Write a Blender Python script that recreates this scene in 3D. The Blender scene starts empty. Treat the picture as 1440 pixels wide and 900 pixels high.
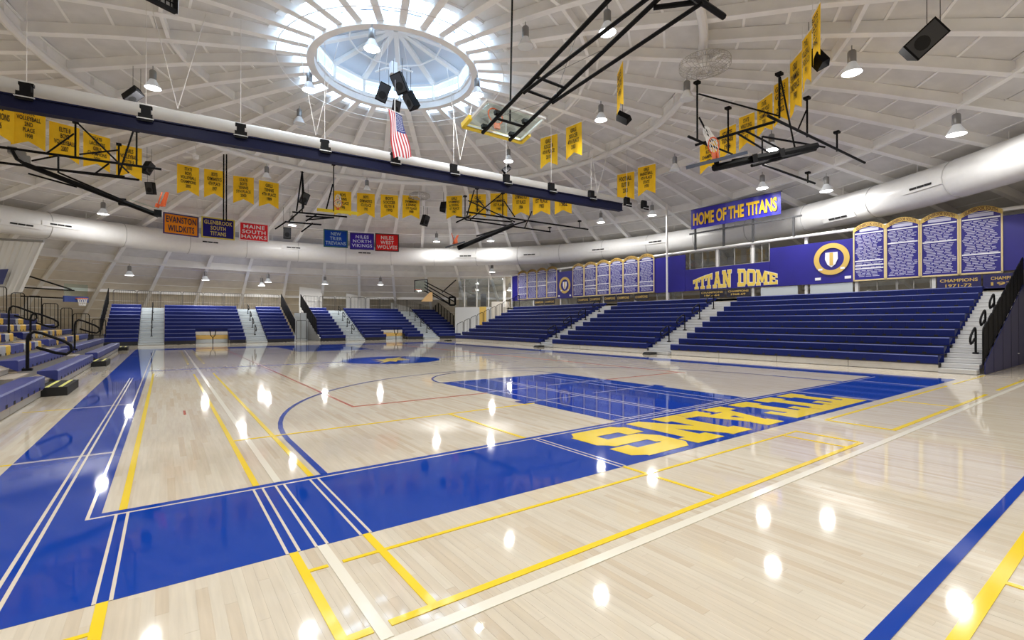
import bpy, math, random
from mathutils import Vector, Matrix
random.seed(7)
R_ = math.radians
C = bpy.context.scene.collection
sc = bpy.context.scene

# ------------------------------------------------------------------ camera
YAW, PIT, F = R_(35.9), R_(.3), 674.0
EYE = Vector((.38, -4.71, 1.431))
FW = Vector((math.cos(PIT) * math.sin(YAW), math.cos(PIT) * math.cos(YAW), math.sin(PIT)))
RT = Vector((math.cos(YAW), -math.sin(YAW), 0))
UP = RT.cross(FW)
cd = bpy.data.cameras.new('camera'); cam = bpy.data.objects.new('camera', cd); C.objects.link(cam)
cd.sensor_width = 36; cd.lens = F / 1440 * 36; cd.clip_end = 300; cd.clip_start = .05
M = Matrix((RT, UP, -FW)).transposed().to_4x4(); M.translation = EYE
cam.matrix_world = M
sc.camera = cam

# ------------------------------------------------------------------ world, exposure
w = bpy.data.worlds.new('sky'); sc.world = w; w.use_nodes = True
bg = w.node_tree.nodes['Background']
bg.inputs[0].default_value = (.62, .80, 1.0, 1); bg.inputs[1].default_value = 13.0
sc.view_settings.view_transform = 'Standard'; sc.view_settings.look = 'None'
sc.view_settings.gamma = 1; sc.view_settings.exposure = 0.0; sc.view_settings.use_curve_mapping = False
sc.cycles.use_denoising = True
sc.cycles.max_bounces = 10; sc.cycles.diffuse_bounces = 8; sc.cycles.glossy_bounces = 4
sc.cycles.transparent_max_bounces = 12; sc.cycles.sample_clamp_indirect = 6
LAMP_W = 145.0

# ------------------------------------------------------------------ measuring helpers: a pixel seen from the eye -> a point on a real surface
def ray(x, y): return FW + RT * ((x - 720) / F) + UP * ((450 - y) / F)
def atz(x, y, z):
    d = ray(x, y); return EYE + d * ((z - EYE.z) / d.z)
def onx(x, y, X):
    d = ray(x, y); return EYE + d * ((X - EYE.x) / d.x)
def ony(x, y, Y):
    d = ray(x, y); return EYE + d * ((Y - EYE.y) / d.y)
def atd(x, y, D): return EYE + ray(x, y) * D
def lerp(x, xs, ys):
    if x <= xs[0]: return ys[0]
    for i in range(1, len(xs)):
        if x <= xs[i]: return ys[i - 1] + (ys[i] - ys[i - 1]) * (x - xs[i - 1]) / (xs[i] - xs[i - 1])
    return ys[-1]
def cen(R): return lerp(R, [0, 11.1, 19.2, 21.65], [7.62, 7.62, 6.44, 5.7]), lerp(R, [0, 11.1, 19.2, 21.65], [13., 13., 12.41, 11.9])
def zr(R): return 11.25 - R * R / 120            # underside of the ribs
DK = .38                                          # rib depth: the roof boards lie this far above
def dome(az, R, dz=0.):
    a = R_(az + 1.4 * math.cos(R_(2 * (az - 95)))); c = cen(R)
    return Vector((c[0] + R * math.cos(a), c[1] + R * math.sin(a), zr(R) + dz))
def polar(az, R, z):
    p = dome(az, R); p.z = z; return p
def atdome(x, y, drop):
    d = ray(x, y); D = 3.
    while D < 60:
        P = EYE + d * D
        R = math.hypot(P.x - 7.62, P.y - 13); c = cen(R); R = math.hypot(P.x - c[0], P.y - c[1])
        if P.z > zr(R) - drop: return P
        D += .05
    return P
def radius(P):
    R = math.hypot(P.x - 7.62, P.y - 13); c = cen(R); return math.hypot(P.x - c[0], P.y - c[1])

# ------------------------------------------------------------------ materials
MATS = {}
def mat(name, col, rough=.5, metal=0., spec=.5, emit=0., alpha=None, noise=0., nscale=6., bump=0.):
    if name in MATS: return MATS[name]
    m = bpy.data.materials.new(name); m.use_nodes = True; MATS[name] = m
    nt = m.node_tree; b = nt.nodes['Principled BSDF']
    c = (*col, 1)
    b.inputs['Base Color'].default_value = c; b.inputs['Roughness'].default_value = rough
    b.inputs['Metallic'].default_value = metal; b.inputs['Specular IOR Level'].default_value = spec
    if emit:
        b.inputs['Emission Color'].default_value = c; b.inputs['Emission Strength'].default_value = emit
    if noise or bump:
        g = nt.nodes.new('ShaderNodeNewGeometry'); n = nt.nodes.new('ShaderNodeTexNoise')
        n.inputs['Scale'].default_value = nscale; n.inputs['Detail'].default_value = 4
        nt.links.new(g.outputs['Position'], n.inputs['Vector'])
        if noise:
            r = nt.nodes.new('ShaderNodeValToRGB')
            r.color_ramp.elements[0].color = tuple(v * (1 - noise) for v in col) + (1,)
            r.color_ramp.elements[1].color = tuple(min(1, v * (1 + noise)) for v in col) + (1,)
            r.color_ramp.elements[0].position = .3; r.color_ramp.elements[1].position = .7
            nt.links.new(n.outputs['Fac'], r.inputs['Fac']); nt.links.new(r.outputs['Color'], b.inputs['Base Color'])
        if bump:
            bp = nt.nodes.new('ShaderNodeBump'); bp.inputs['Strength'].default_value = bump
            nt.links.new(n.outputs['Fac'], bp.inputs['Height']); nt.links.new(bp.outputs['Normal'], b.inputs['Normal'])
    return m
def glassmat(name, tint=(.9, .95, 1), gloss=.12, rough=.02):
    m = bpy.data.materials.new(name); m.use_nodes = True; MATS[name] = m
    nt = m.node_tree; nt.nodes.remove(nt.nodes['Principled BSDF'])
    t = nt.nodes.new('ShaderNodeBsdfTransparent'); t.inputs[0].default_value = (*tint, 1)
    g = nt.nodes.new('ShaderNodeBsdfGlossy'); g.inputs['Roughness'].default_value = rough
    x = nt.nodes.new('ShaderNodeMixShader'); x.inputs[0].default_value = gloss
    nt.links.new(t.outputs[0], x.inputs[1]); nt.links.new(g.outputs[0], x.inputs[2])
    nt.links.new(x.outputs[0], nt.nodes['Material Output'].inputs[0]); return m
PAINT = mat('white roof paint', (.92, .915, .905), .6, noise=.05, nscale=1.5)
DECKB = mat('beige lower roof board paint', (.80, .75, .66), .75, noise=.05, nscale=2.2)
DECK = mat('roof board paint', (.71, .70, .685), .75, noise=.06, nscale=2.2)
STEEL = mat('white steel', (.84, .83, .81), .45)
DUCTM = mat('white duct paint', (.80, .80, .79), .35, noise=.02)
BLUE = mat('royal blue floor paint', (.002, .048, .37), .05, spec=.3)
YEL = mat('yellow floor paint', (.90, .66, .03), .08)
CREAM = mat('cream floor paint', (.82, .79, .68), .12)
WLINE = mat('bare maple line', (.74, .67, .56), .12)
RED = mat('red floor paint', (.5, .10, .06), .14)
NAVY = mat('navy seat plastic', (.003, .010, .11), .5, spec=.25, noise=.08, nscale=3)
NOSE_HIGHLIGHT = mat('painted nosing highlight', (.10, .12, .30), .45, spec=.3)  # lighter blue paints the lamp highlight onto the rounded seat edge
NAVYL = mat('blue bench plastic', (.030, .042, .22), .36, noise=.08, nscale=3)
SYEL = mat('yellow seat plastic', (.80, .50, .03), .35)
SGRY = mat('grey seat plastic', (.42, .42, .42), .4)
BLACK = mat('black steel', (.006, .006, .007), .55, spec=.14)
BLACKM = mat('black rubber', (.012, .012, .012), .8)
ALU = mat('bright aluminium', (.66, .67, .68), .32, metal=.35)
STEPW = mat('pale stair paint', (.50, .545, .57), .5)
KICK = mat('pale kick panel', (.58, .55, .50), .5, noise=.05)
WOODD = mat('plywood deck', (.45, .37, .28), .55, noise=.1)
BWALL = mat('royal blue vinyl', (.014, .010, .22), .45, noise=.12, nscale=.8)
GOLD = mat('gold paint', (.62, .42, .10), .45)
GOLDL = mat('pale gold trim', (.72, .58, .30), .45)
WHITE = mat('white print', (.82, .82, .86), .5)
BANNER = mat('yellow banner felt', (.95, .56, .004), .75, noise=.06, nscale=3)
INK = mat('black felt letters', (.02, .015, .012), .8)
BEIGE = mat('beige wall paint', (.60, .55, .47), .7, noise=.05)
CURT = mat('off white curtain', (.70, .69, .66), .6, bump=.05)
NET = mat('white net cord', (.8, .8, .8), .7)
ORANGE = mat('orange rim', (.75, .13, .03), .4)
FRAME = mat('grey window frame', (.36, .35, .33), .5)
DGREY = mat('dark grey steel', (.06, .06, .065), .5)
GREYM = mat('grey metal', (.28, .28, .28), .4, metal=.6)
DARKG = mat('dark grey print', (.05, .05, .055), .6)
LENS = mat('lit lamp lens', (1, .99, .96), .3, emit=14)
LENSO = mat('unlit lamp lens', (.75, .77, .78), .2)
REFL = mat('white lamp reflector', (.85, .86, .87), .25)
GLASS = glassmat('clear glass')
SKYGLASS = glassmat('skylight glazing', (.86, .93, 1), .08, .15)
BOARDG = glassmat('backboard glass', (.88, .95, .93), .09, .05)

def skyglass(name):
    m = bpy.data.materials.new(name); m.use_nodes = True; MATS[name] = m
    nt = m.node_tree; nt.nodes.remove(nt.nodes['Principled BSDF'])
    t = nt.nodes.new('ShaderNodeBsdfTransparent'); t.inputs[0].default_value = (.9, .95, 1, 1)
    g = nt.nodes.new('ShaderNodeBsdfTranslucent'); g.inputs[0].default_value = (.85, .92, 1, 1)
    x = nt.nodes.new('ShaderNodeMixShader'); x.inputs[0].default_value = .6
    nt.links.new(t.outputs[0], x.inputs[1]); nt.links.new(g.outputs[0], x.inputs[2])
    nt.links.new(x.outputs[0], nt.nodes['Material Output'].inputs[0]); return m
SKYG2 = skyglass('frosted skylight panel')
def floor_mat():
    m = bpy.data.materials.new('maple strip floor'); m.use_nodes = True; nt = m.node_tree; b = nt.nodes['Principled BSDF']
    L = nt.links.new; N = nt.nodes.new
    g = N('ShaderNodeNewGeometry'); s = N('ShaderNodeSeparateXYZ'); L(g.outputs['Position'], s.inputs[0])
    def mth(op, a, bb=None):
        n = N('ShaderNodeMath'); n.operation = op
        for i, v in enumerate((a, bb)):
            if v is None: continue
            if isinstance(v, (int, float)): n.inputs[i].default_value = v
            else: L(v, n.inputs[i])
        return n.outputs[0]
    row = mth('FLOOR', mth('DIVIDE', s.outputs[0], PLW))
    off = mth('MULTIPLY', mth('FRACT', mth('MULTIPLY', row, .618)), PLL)
    idx = mth('FLOOR', mth('DIVIDE', mth('ADD', s.outputs[1], off), PLL))
    cmb = N('ShaderNodeCombineXYZ'); L(row, cmb.inputs[0]); L(idx, cmb.inputs[1])
    wn = N('ShaderNodeTexWhiteNoise'); wn.noise_dimensions = '2D'; L(cmb.outputs[0], wn.inputs['Vector'])
    r = N('ShaderNodeValToRGB'); e = r.color_ramp.elements
    e[0].position = 0; e[0].color = (.60, .48, .33, 1); e[1].position = 1; e[1].color = (.72, .64, .49, 1)
    k = e.new(.25); k.color = (.66, .56, .41, 1); k = e.new(.7); k.color = (.69, .60, .455, 1)
    L(wn.outputs['Value'], r.inputs['Fac'])
    mp = N('ShaderNodeMapping'); mp.inputs['Scale'].default_value = (40, 2.2, 1); L(g.outputs['Position'], mp.inputs[0])
    nz = N('ShaderNodeTexNoise'); nz.inputs['Scale'].default_value = 1.; nz.inputs['Detail'].default_value = 5; L(mp.outputs[0], nz.inputs['Vector'])
    mx = N('ShaderNodeMix'); mx.data_type = 'RGBA'; mx.blend_type = 'MULTIPLY'; mx.inputs['Factor'].default_value = .35
    L(r.outputs['Color'], mx.inputs['A']); L(nz.outputs['Fac'], mx.inputs['B'])
    gm = N('ShaderNodeGamma'); gm.inputs[1].default_value = .72; L(mx.outputs['Result'], gm.inputs[0])
    L(gm.outputs[0], b.inputs['Base Color'])
    b.inputs['Roughness'].default_value = .055; b.inputs['Specular IOR Level'].default_value = .40
    nb = N('ShaderNodeTexNoise'); nb.inputs['Scale'].default_value = 1.2; nb.inputs['Detail'].default_value = 2; L(g.outputs['Position'], nb.inputs['Vector'])
    bp = N('ShaderNodeBump'); bp.inputs['Strength'].default_value = .006; L(nb.outputs['Fac'], bp.inputs['Height']); L(bp.outputs['Normal'], b.inputs['Normal'])
    return m
PLW, PLL = .0572, 1.05
MAPLE = floor_mat()

# ------------------------------------------------------------------ mesh helpers
class MB:
    def __init__(s): s.v = []; s.f = []; s.m = []
    def add(s, vs, fs, mi=0):
        o = len(s.v); s.v += [tuple(v) for v in vs]; s.f += [tuple(o + i for i in f) for f in fs]; s.m += [mi] * len(fs); return s
    def obox(s, c, a, b, d, mi=0):
        c, a, b, d = map(Vector, (c, a, b, d))
        vs = [c + a * i + b * j + d * k for k in (-1, 1) for j in (-1, 1) for i in (-1, 1)]
        return s.add(vs, [(0, 2, 3, 1), (4, 5, 7, 6), (0, 1, 5, 4), (2, 6, 7, 3), (0, 4, 6, 2), (1, 3, 7, 5)], mi)
    def box(s, x0, x1, y0, y1, z0, z1, mi=0):
        return s.obox(((x0 + x1) / 2, (y0 + y1) / 2, (z0 + z1) / 2), ((x1 - x0) / 2, 0, 0), (0, (y1 - y0) / 2, 0), (0, 0, (z1 - z0) / 2), mi)
    def bar(s, p, q, w, h, mi=0, up=(0, 0, 1)):
        p, q = Vector(p), Vector(q); d = q - p
        if d.length < 1e-6: return s
        u = Vector(up); x = d.cross(u)
        if x.length < 1e-5: x = d.cross(Vector((1, 0, 0)))
        x.normalize(); y = x.cross(d).normalized()
        return s.obox((p + q) / 2, d / 2, x * w / 2, y * h / 2, mi)
    def tube(s, pts, r, n=8, closed=False, mi=0):
        P = [Vector(p) for p in pts]; k = len(P); rings = []
        prev = None
        for i in range(k):
            if closed: t = P[(i + 1) % k] - P[i - 1]
            else: t = P[min(i + 1, k - 1)] - P[max(i - 1, 0)]
            t.normalize()
            if prev is None:
                x = t.cross(Vector((0, 0, 1)))
                if x.length < 1e-3: x = t.cross(Vector((1, 0, 0)))
            else: x = prev - t * prev.dot(t)
            x.normalize(); prev = x; y = t.cross(x)
            rr = r[i] if isinstance(r, (list, tuple)) else r
            rings.append([P[i] + (x * math.cos(2 * math.pi * j / n) + y * math.sin(2 * math.pi * j / n)) * rr for j in range(n)])
        vs = [v for g in rings for v in g]; fs = []
        for i in range(k if closed else k - 1):
            a, b = i * n, ((i + 1) % k) * n
            for j in range(n): fs.append((a + j, a + (j + 1) % n, b + (j + 1) % n, b + j))
        if not closed: fs += [tuple(range(n - 1, -1, -1)), tuple(range((k - 1) * n, k * n))]
        return s.add(vs, fs, mi)
    def lathe(s, prof, n=16, c=(0, 0, 0), mi=0, cap=True):
        vs = []; fs = []
        for r, z in prof:
            for j in range(n):
                a = 2 * math.pi * j / n; vs.append((c[0] + r * math.cos(a), c[1] + r * math.sin(a), c[2] + z))
        for i in range(len(prof) - 1):
            for j in range(n):
                fs.append((i * n + j, i * n + (j + 1) % n, (i + 1) * n + (j + 1) % n, (i + 1) * n + j))
        if cap: fs += [tuple(range(n - 1, -1, -1)), tuple(range((len(prof) - 1) * n, len(prof) * n))]
        return s.add(vs, fs, mi)
    def prism(s, poly, o, x, y, d, mi=0):
        o, x, y, d = map(Vector, (o, x, y, d)); n = len(poly)
        a = [o + x * p[0] + y * p[1] for p in poly]; b = [v + d for v in a]
        return s.add(a + b, [tuple(range(n - 1, -1, -1)), tuple(range(n, 2 * n))] + [(i, (i + 1) % n, n + (i + 1) % n, n + i) for i in range(n)], mi)
    def build(s, name, mats, parent=None, smooth=False):
        me = bpy.data.meshes.new(name); me.from_pydata(s.v, [], s.f)
        ms = mats if isinstance(mats, (list, tuple)) else [mats]
        for m in ms: me.materials.append(m)
        if len(ms) > 1: me.polygons.foreach_set('material_index', s.m)
        if smooth:
            me.polygons.foreach_set('use_smooth', [True] * len(s.f))
            try: me.set_sharp_from_angle(angle=R_(40))
            except Exception: pass
        me.update()
        return put(name, me, parent)
def put(name, me, parent=None):
    o = bpy.data.objects.new(name, me); C.objects.link(o)
    if parent is not None:
        o.parent = parent
        if parent.parent is None: o.location = -parent.location if parent.get('world') else (0, 0, 0)
    return o
def tag(o, label=None, cat=None, group=None, kind=None):
    if label: o['label'] = label
    if cat: o['category'] = cat
    if group: o['group'] = group
    if kind: o['kind'] = kind
    return o
def thing(name, label, cat, loc=(0, 0, 0), group=None, world=True):
    """an Empty at the thing's base; with world=True its parts are modelled in world coordinates"""
    o = bpy.data.objects.new(name, None); C.objects.link(o); o.location = loc; o.empty_display_size = .2
    o['world'] = 1 if world else 0
    return tag(o, label, cat, group)
def struct(name, loc=(0, 0, 0)):
    o = bpy.data.objects.new(name, None); C.objects.link(o); o.location = loc; o['world'] = 1; o['kind'] = 'structure'; return o
KIDS = {}
def dup(root, loc, rotz=0., label=None, group=None):
    r = root.copy(); C.objects.link(r); r.location = loc; r.rotation_euler = (0, 0, rotz)
    if label: r['label'] = label
    if group: r['group'] = group
    for ch in [o for o in KIDS.get(root.name, [])]:
        c = ch.copy(); C.objects.link(c); c.parent = r
        for gch in KIDS.get(ch.name, []):
            d = gch.copy(); C.objects.link(d); d.parent = c
    return r
def kid(o):
    KIDS.setdefault(o.parent.name, []).append(o); return o
TXT = {}
def text_mesh(body, bold=.0, spacing=1.):
    key = (body, bold, spacing)
    if key in TXT: return TXT[key]
    cu = bpy.data.curves.new('t', 'FONT'); cu.body = body; cu.align_x = 'CENTER'; cu.align_y = 'CENTER'; cu.size = 1; cu.offset = bold
    cu.space_character = spacing; cu.space_line = 1.0; cu.resolution_u = 3
    ob = bpy.data.objects.new('t', cu); C.objects.link(ob)
    me = bpy.data.meshes.new_from_object(ob); bpy.data.objects.remove(ob); bpy.data.curves.remove(cu)
    xs = [v.co.x for v in me.vertices]; ys = [v.co.y for v in me.vertices]
    TXT[key] = (me, max(xs) - min(xs), max(ys) - min(ys), (max(xs) + min(xs)) / 2, (max(ys) + min(ys)) / 2)
    return TXT[key]
def lettering(body, o, x, y, w_, h_, m, parent, bold=.0, name='lettering', spacing=1.):
    """flat lettering fitted in a w_ x h_ field centred at o; x, y are unit directions of the writing"""
    src, tw, th, cx, cy = text_mesh(body, bold, spacing)
    me = src.copy(); x = Vector(x); y = Vector(y); o = Vector(o); sx, sy = w_ / tw, h_ / th
    for v in me.vertices: v.co = o + x * ((v.co.x - cx) * sx) + y * ((v.co.y - cy) * sy)
    me.materials.clear(); me.materials.append(m)
    return put(name, me, parent)

# ================================================================== FLOOR
n = 72
fl = MB().add([(8 + 40 * math.cos(2 * math.pi * i / n), 13 + 40 * math.sin(2 * math.pi * i / n), 0) for i in range(n)], [tuple(range(n))])
floor = fl.build('floor', MAPLE); floor['kind'] = 'structure'
MK = [0]
def mark(name, m, u0, u1, v0, v1, z=.0045):
    MK[0] += 1; z += MK[0] * .00002
    return MB().box(u0, u1, v0, v1, .0006, z).build(name, m, floor)
# the single maple strips that can be told apart in front of the camera
cand = []
for r in range(int(-2.4 / PLW), int(6.2 / PLW)):
    off = math.modf(r * .618)[0]
    if off < 0: off += 1
    off *= PLL
    for i in range(-4, 3):
        y0 = i * PLL - off; xc, yc = (r + .5) * PLW, y0 + PLL / 2
        d = Vector((xc, yc, 0)) - EYE; D = d.dot(FW)
        if D < 1.4: continue
        px, py = 720 + F * d.dot(RT) / D, 450 - F * d.dot(UP) / D
        if -150 < px < 1600 and 560 < py < 1080: cand.append((D, r * PLW, y0))
cand.sort()
for D, x0, y0 in cand[:300]:
    MB().box(x0 + .0005, x0 + PLW - .0005, y0 + .0005, y0 + PLL - .0005, -.0004, .0010).build('floor_plank', MAPLE, floor)
W, LC = 15.5, 26.0
B_ = 'painted_band'
mark(B_, BLUE, -.86, 0, -1.5, LC + 1.4, .003)
mark(B_, BLUE, 0, W, -1.5, 0, .003)
mark(B_, BLUE, W, W + .95, -1.5, LC + 1.4, .003)
mark(B_, BLUE, 0, W, LC, LC + 1.4, .003)
for a in ((-.085, -.062, -.08, LC), (-.353, -.332, -1.5, 11), (-.297, -.276, -1.5, 11)): mark('white_line', WLINE, *a)
for a in ((-.085, W, -.10, -.078),): mark('white_line', WLINE, *a)
for v in (6., 2.14):
    mark('white_line', WLINE, -.86, -.085, v - .028, v - .01); mark('white_line', WLINE, -.86, -.085, v + .01, v + .028)
    mark('yellow_line', YEL, -1.45, -.86, v - .02, v + .02, .003)
for u in (.125, 1.03, 1.2, 1.485, 4.07):
    hw = .034
    for s in (-1, 1): mark('white_line', WLINE, u + s * hw - .009, u + s * hw + .009, -1.5, -.10)
for u in (10.9, 11.0, 14.2): mark('white_line', WLINE, u - .01, u + .01, -1.5, -.10)
YL = 'yellow_line'
mark(YL, YEL, .10, .15, 0, 12.2); mark(YL, YEL, .10, .15, -3.4, -1.5)
mark(YL, YEL, 1.005, 1.055, 0, 11.2); mark(YL, YEL, 1.005, 1.055, -2.545, -1.5)
mark(YL, YEL, 1.46, 1.51, 0, 11.2); mark(YL, YEL, 1.46, 1.51, -2.545, -1.5)
for u in (1.005, 1.46): mark(YL, YEL, u, u + .05, 15.2, 24.5)
mark('cream_line', CREAM, 1.17, 1.23, 0, 25); mark('cream_line', CREAM, 1.17, 1.23, -2.62, -1.5)
for a in ((-1.6, .10), (1.055, 1.16), (1.245, 7.14)): mark(YL, YEL, a[0], a[1], -1.806, -1.774)
for a in ((1.055, 1.165), (1.25, 7.1)): mark(YL, YEL, a[0], a[1], -2.545, -2.495)
mark(YL, YEL, 4.05, 4.09, -2.5, -1.5); mark(YL, YEL, 7.08, 7.13, -2.495, -1.774); mark(YL, YEL, 6.70, 6.74, -2.495, -1.806)
mark(YL, YEL, 8.2, 13.6, -2.55, -2.49); mark(YL, YEL, 14.6, 20, -2.55, -2.49); mark(YL, YEL, 8.3, 14.6, -1.73, -1.68); mark(YL, YEL, 15.2, 18.3, -1.73, -1.68)
mark(YL, YEL, 8.2, 8.26, -2.5, -1.7)
mark(YL, YEL, 11.2, 11.25, -2.5, -1.7)
mark('cream_line', CREAM, 1.17, 22, -2.70, -2.63)
mark('blue_line', BLUE, 1.5, 17.5, -3.955, -3.885)
mark(YL, YEL, 1.5, 17.5, -4.165, -4.10); mark(YL, YEL, 4.1, 4.14, -4.9, -4.165)
mark(YL, YEL, 1.055, 5.7, 1.93, 1.97); mark(YL, YEL, 3.96, 4.01, 0, 1.93)
def ring(name, m, cu, cv, r0, r1, a0, a1, z=.0042, n=48):
    vs = []; 
    for i in range(n + 1):
        a = R_(a0 + (a1 - a0) * i / n)
        for r in (r0, r1): vs += [(cu + r * math.cos(a), cv + r * math.sin(a), z)]
    return MB().add(vs, [(2 * i, 2 * i + 1, 2 * i + 3, 2 * i + 2) for i in range(n)]).build(name, m, floor)
KU = 7.5
for v0, v1 in ((0, 5.5), (20.5, LC)): mark('painted_key', BLUE, KU - 1.83, KU + 1.83, v0, v1, .003)
for s in (-1, 1):
    for v in (2.13, LC - 2.13): mark('lane_block', BLUE, KU + s * 1.9 - .1, KU + s * 1.9 + .1, v - .15, v + .15, .0032)
for u in (KU - 1.5, KU - .55, KU - .42, KU + .95, KU + 1.3): mark('white_line', WLINE, u - .012, u + .012, 0, 5.45)
for v in (2.1, 3.55): 
    mark('white_line', WLINE, KU - 1.83, KU - .55, v - .012, v + .012); mark('white_line', WLINE, KU - .1, KU + 1.83, v + .1 - .012, v + .1 + .012)
for v in (.02, .10): mark('white_line', WLINE, KU - 1.83, KU + 1.83, v - .01, v + .01)
for cv, a0, a1, bv in ((5.5, 0, 180, 0), (20.5, 180, 360, 0)): ring('free_throw_arc', BLUE, KU, cv, 1.80, 1.85, a0, a1)
for cv, a0, a1, ve in ((1.6, 0, 180, 0), (LC - 1.6, 180, 360, LC)):
    ring('three_point_arc', BLUE, 7.6, cv, 5.97, 6.03, a0, a1)
    for s in (-1, 1): mark('three_point_line', BLUE, 7.6 + s * 6 - .03, 7.6 + s * 6 + .03, min(cv, ve), max(cv, ve))
for u in (2.97, 12.35): mark('red_line', RED, u - .02, u + .02, 3.45, 25)
mark('red_line', RED, 2.97, KU - 1.83, 3.45, 3.49); mark('red_line', RED, KU + 1.83, 12.35, 3.62, 3.66)
mark('red_line', RED, .62, .65, 4.3, 4.7); 
mark('blue_line', BLUE, 0, W, 12.98, 13.02)
cc = MB().add([(7.4 + 1.83 * math.cos(2 * math.pi * i / 48), 12.85 + 1.83 * math.sin(2 * math.pi * i / 48), .0046) for i in range(48)], [tuple(range(48))]).build('center_circle', BLUE, floor)
st = []
for i in range(16):
    a = math.pi * 2 * i / 16; r = (1.0 if i % 4 == 0 else .72) if i % 2 == 0 else .40
    f, g = r * math.cos(a) * 1.78, r * math.sin(a) * .80
    st.append((7.4 + f * FW.x + g * RT.x, 12.85 + f * FW.y + g * RT.y, .0060))
MB().add([(7.4, 12.85, .0060)] + st, [(0, i + 1, (i + 1) % 16 + 1) for i in range(16)]).build('center_burst', YEL, floor)

# slab block letters as convex pieces on a unit-high field
def rc(x0, y0, x1, y1): return [(x0, y0), (x1, y0), (x1, y1), (x0, y1)]
SL = {
 'T': (.92, [rc(0, .8, .92, 1), rc(0, .62, .17, .82), rc(.75, .62, .92, .82), rc(.33, .05, .59, .9), rc(.2, 0, .72, .19)]),
 'I': (.56, [rc(0, 0, .56, .19), rc(0, .81, .56, 1), rc(.15, .1, .41, .9)]),
 'A': (1.12, [[(.13, .1), (.38, .1), (.67, 1), (.44, 1)], [(.74, .1), (.99, .1), (.68, 1), (.45, 1)], rc(.34, .28, .78, .44), rc(0, 0, .46, .19), rc(.66, 0, 1.12, .19), rc(.36, .84, .74, 1)]),
 'N': (1.12, [rc(.12, .05, .36, .95), rc(.76, .05, 1.0, .95), [(.10, 1), (.12, .95), (.74, 0), (1.0, 0), (1.0, .05), (.40, 1)], rc(0, 0, .48, .18), rc(0, .82, .40, 1), rc(.64, .82, 1.12, 1)]),
 'S': (.94, [[(.16, 1), (.02, .88), (.02, .66), (.26, .66), (.26, .8), (.7, .8), (.78, 1)], [(.78, 1), (.92, .9), (.92, .68), (.68, .68), (.68, .82)], [(.02, .68), (.02, .56), (.16, .42), (.78, .42), (.92, .32), (.92, .44), (.78, .6), (.26, .6), (.26, .68)],
   rc(.2, .41, .74, .6), [(.78, .6), (.92, .46), (.92, .14), (.68, .14), (.68, .45)], [(.16, 0), (.78, 0), (.92, .14), (.68, .2), (.26, .2), (.02, .14)], [(.02, .12), (.02, .34), (.26, .34), (.26, .12), (.16, .02)], [(.02, .6), (.02, .72), (.26, .72), (.26, .5), (.16, .44)]]),
 'D': (1.0, [rc(.1, .05, .36, .95), [(0, 1), (0, .8), (.72, .8), (.96, .84), (.8, 1)], [(0, 0), (.8, 0), (.96, .16), (.72, .2), (0, .2)], rc(.70, .14, .96, .86)]),
 'O': (.96, [rc(0, .15, .26, .85), rc(.7, .15, .96, .85), [(0, .85), (.26, .8), (.7, .8), (.96, .85), (.8, 1), (.16, 1)], [(0, .15), (.16, 0), (.8, 0), (.96, .15), (.7, .2), (.26, .2)]]),
 'M': (1.3, [rc(.12, .05, .36, .95), rc(.94, .05, 1.18, .95), [(.1, 1), (.4, 1), (.76, .2), (.56, .2)], [(.9, 1), (1.2, 1), (.74, .2), (.54, .2)], rc(0, 0, .46, .18), rc(.84, 0, 1.3, .18), rc(0, .82, .36, 1), rc(.94, .82, 1.3, 1)]),
 'E': (.9, [rc(.1, .05, .36, .95), rc(0, .8, .88, 1), rc(0, 0, .9, .2), rc(.3, .41, .64, .6), rc(.70, .62, .88, .85), rc(.72, .15, .9, .38)]),
}
def block(word, gap, fn, name, m, parent, d, grow=0.):
    tot = sum(SL[c][0] if c in SL else .6 for c in word) + gap * (len(word) - 1); x = 0; out = []
    for c in word:
        if c not in SL: x += .6 + gap; continue
        wd, polys = SL[c]; b = MB()
        for pi, p in enumerate(polys):
            cx, cy = sum(q[0] for q in p) / len(p), sum(q[1] for q in p) / len(p)
            q2 = [(q[0] + grow * (1 if q[0] > cx else -1), q[1] + grow * (1 if q[1] > cy else -1)) for q in p]
            pts = [Vector(fn((x + q[0]) / tot, q[1])) for q in q2]
            nn = len(pts); dd = Vector(d) * (1 + .06 * pi)
            b.add(pts + [v + dd for v in pts], [tuple(range(nn - 1, -1, -1)), tuple(range(nn, 2 * nn))] + [(i, (i + 1) % nn, nn + (i + 1) % nn, nn + i) for i in range(nn)])
        out.append(b.build(name, m, parent)); x += wd + gap
    return out
block('TITANS', .07, lambda s, t: (10.78 - 6.33 * s, -.21 - 1.16 * t, .003), 'painted_letter', YEL, floor, (0, 0, .0025), .024)

# ================================================================== DOME (ceiling)
ceil = struct('ceiling', (7.62, 13, 0))
INN = [10.6 + 12 * k for k in range(30)]; OUT = [10.6 + 6 * k for k in range(60)]
def rib(az, R0, R1, n, fw_, dep, name='rib'):
    b = MB(); vs = []; 
    for i in range(n + 1):
        R = R0 + (R1 - R0) * i / n; P = dome(az, R); a = (dome(az + .2, R) - dome(az - .2, R)); a.z = 0; a.normalize()
        z = Vector((0, 0, 1)); t = .035
        vs += [P - a * fw_ / 2, P + a * fw_ / 2, P + a * fw_ / 2 + z * .035, P + a * t + z * .035, P + a * t + z * dep, P - a * t + z * dep, P - a * t + z * .035, P - a * fw_ / 2 + z * .035]
    fs = []
    for i in range(n):
        for j in range(8): fs.append((8 * i + j, 8 * i + (j + 1) % 8, 8 * i + 8 + (j + 1) % 8, 8 * i + 8 + j))
    b.add(vs, fs); return b.build(name, PAINT, ceil)
for a in INN: rib(a, 3.15, 11.1, 4, .24, DK)
for a in OUT: rib(a, 11.1, 36.6, 9, .22, DK)
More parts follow.
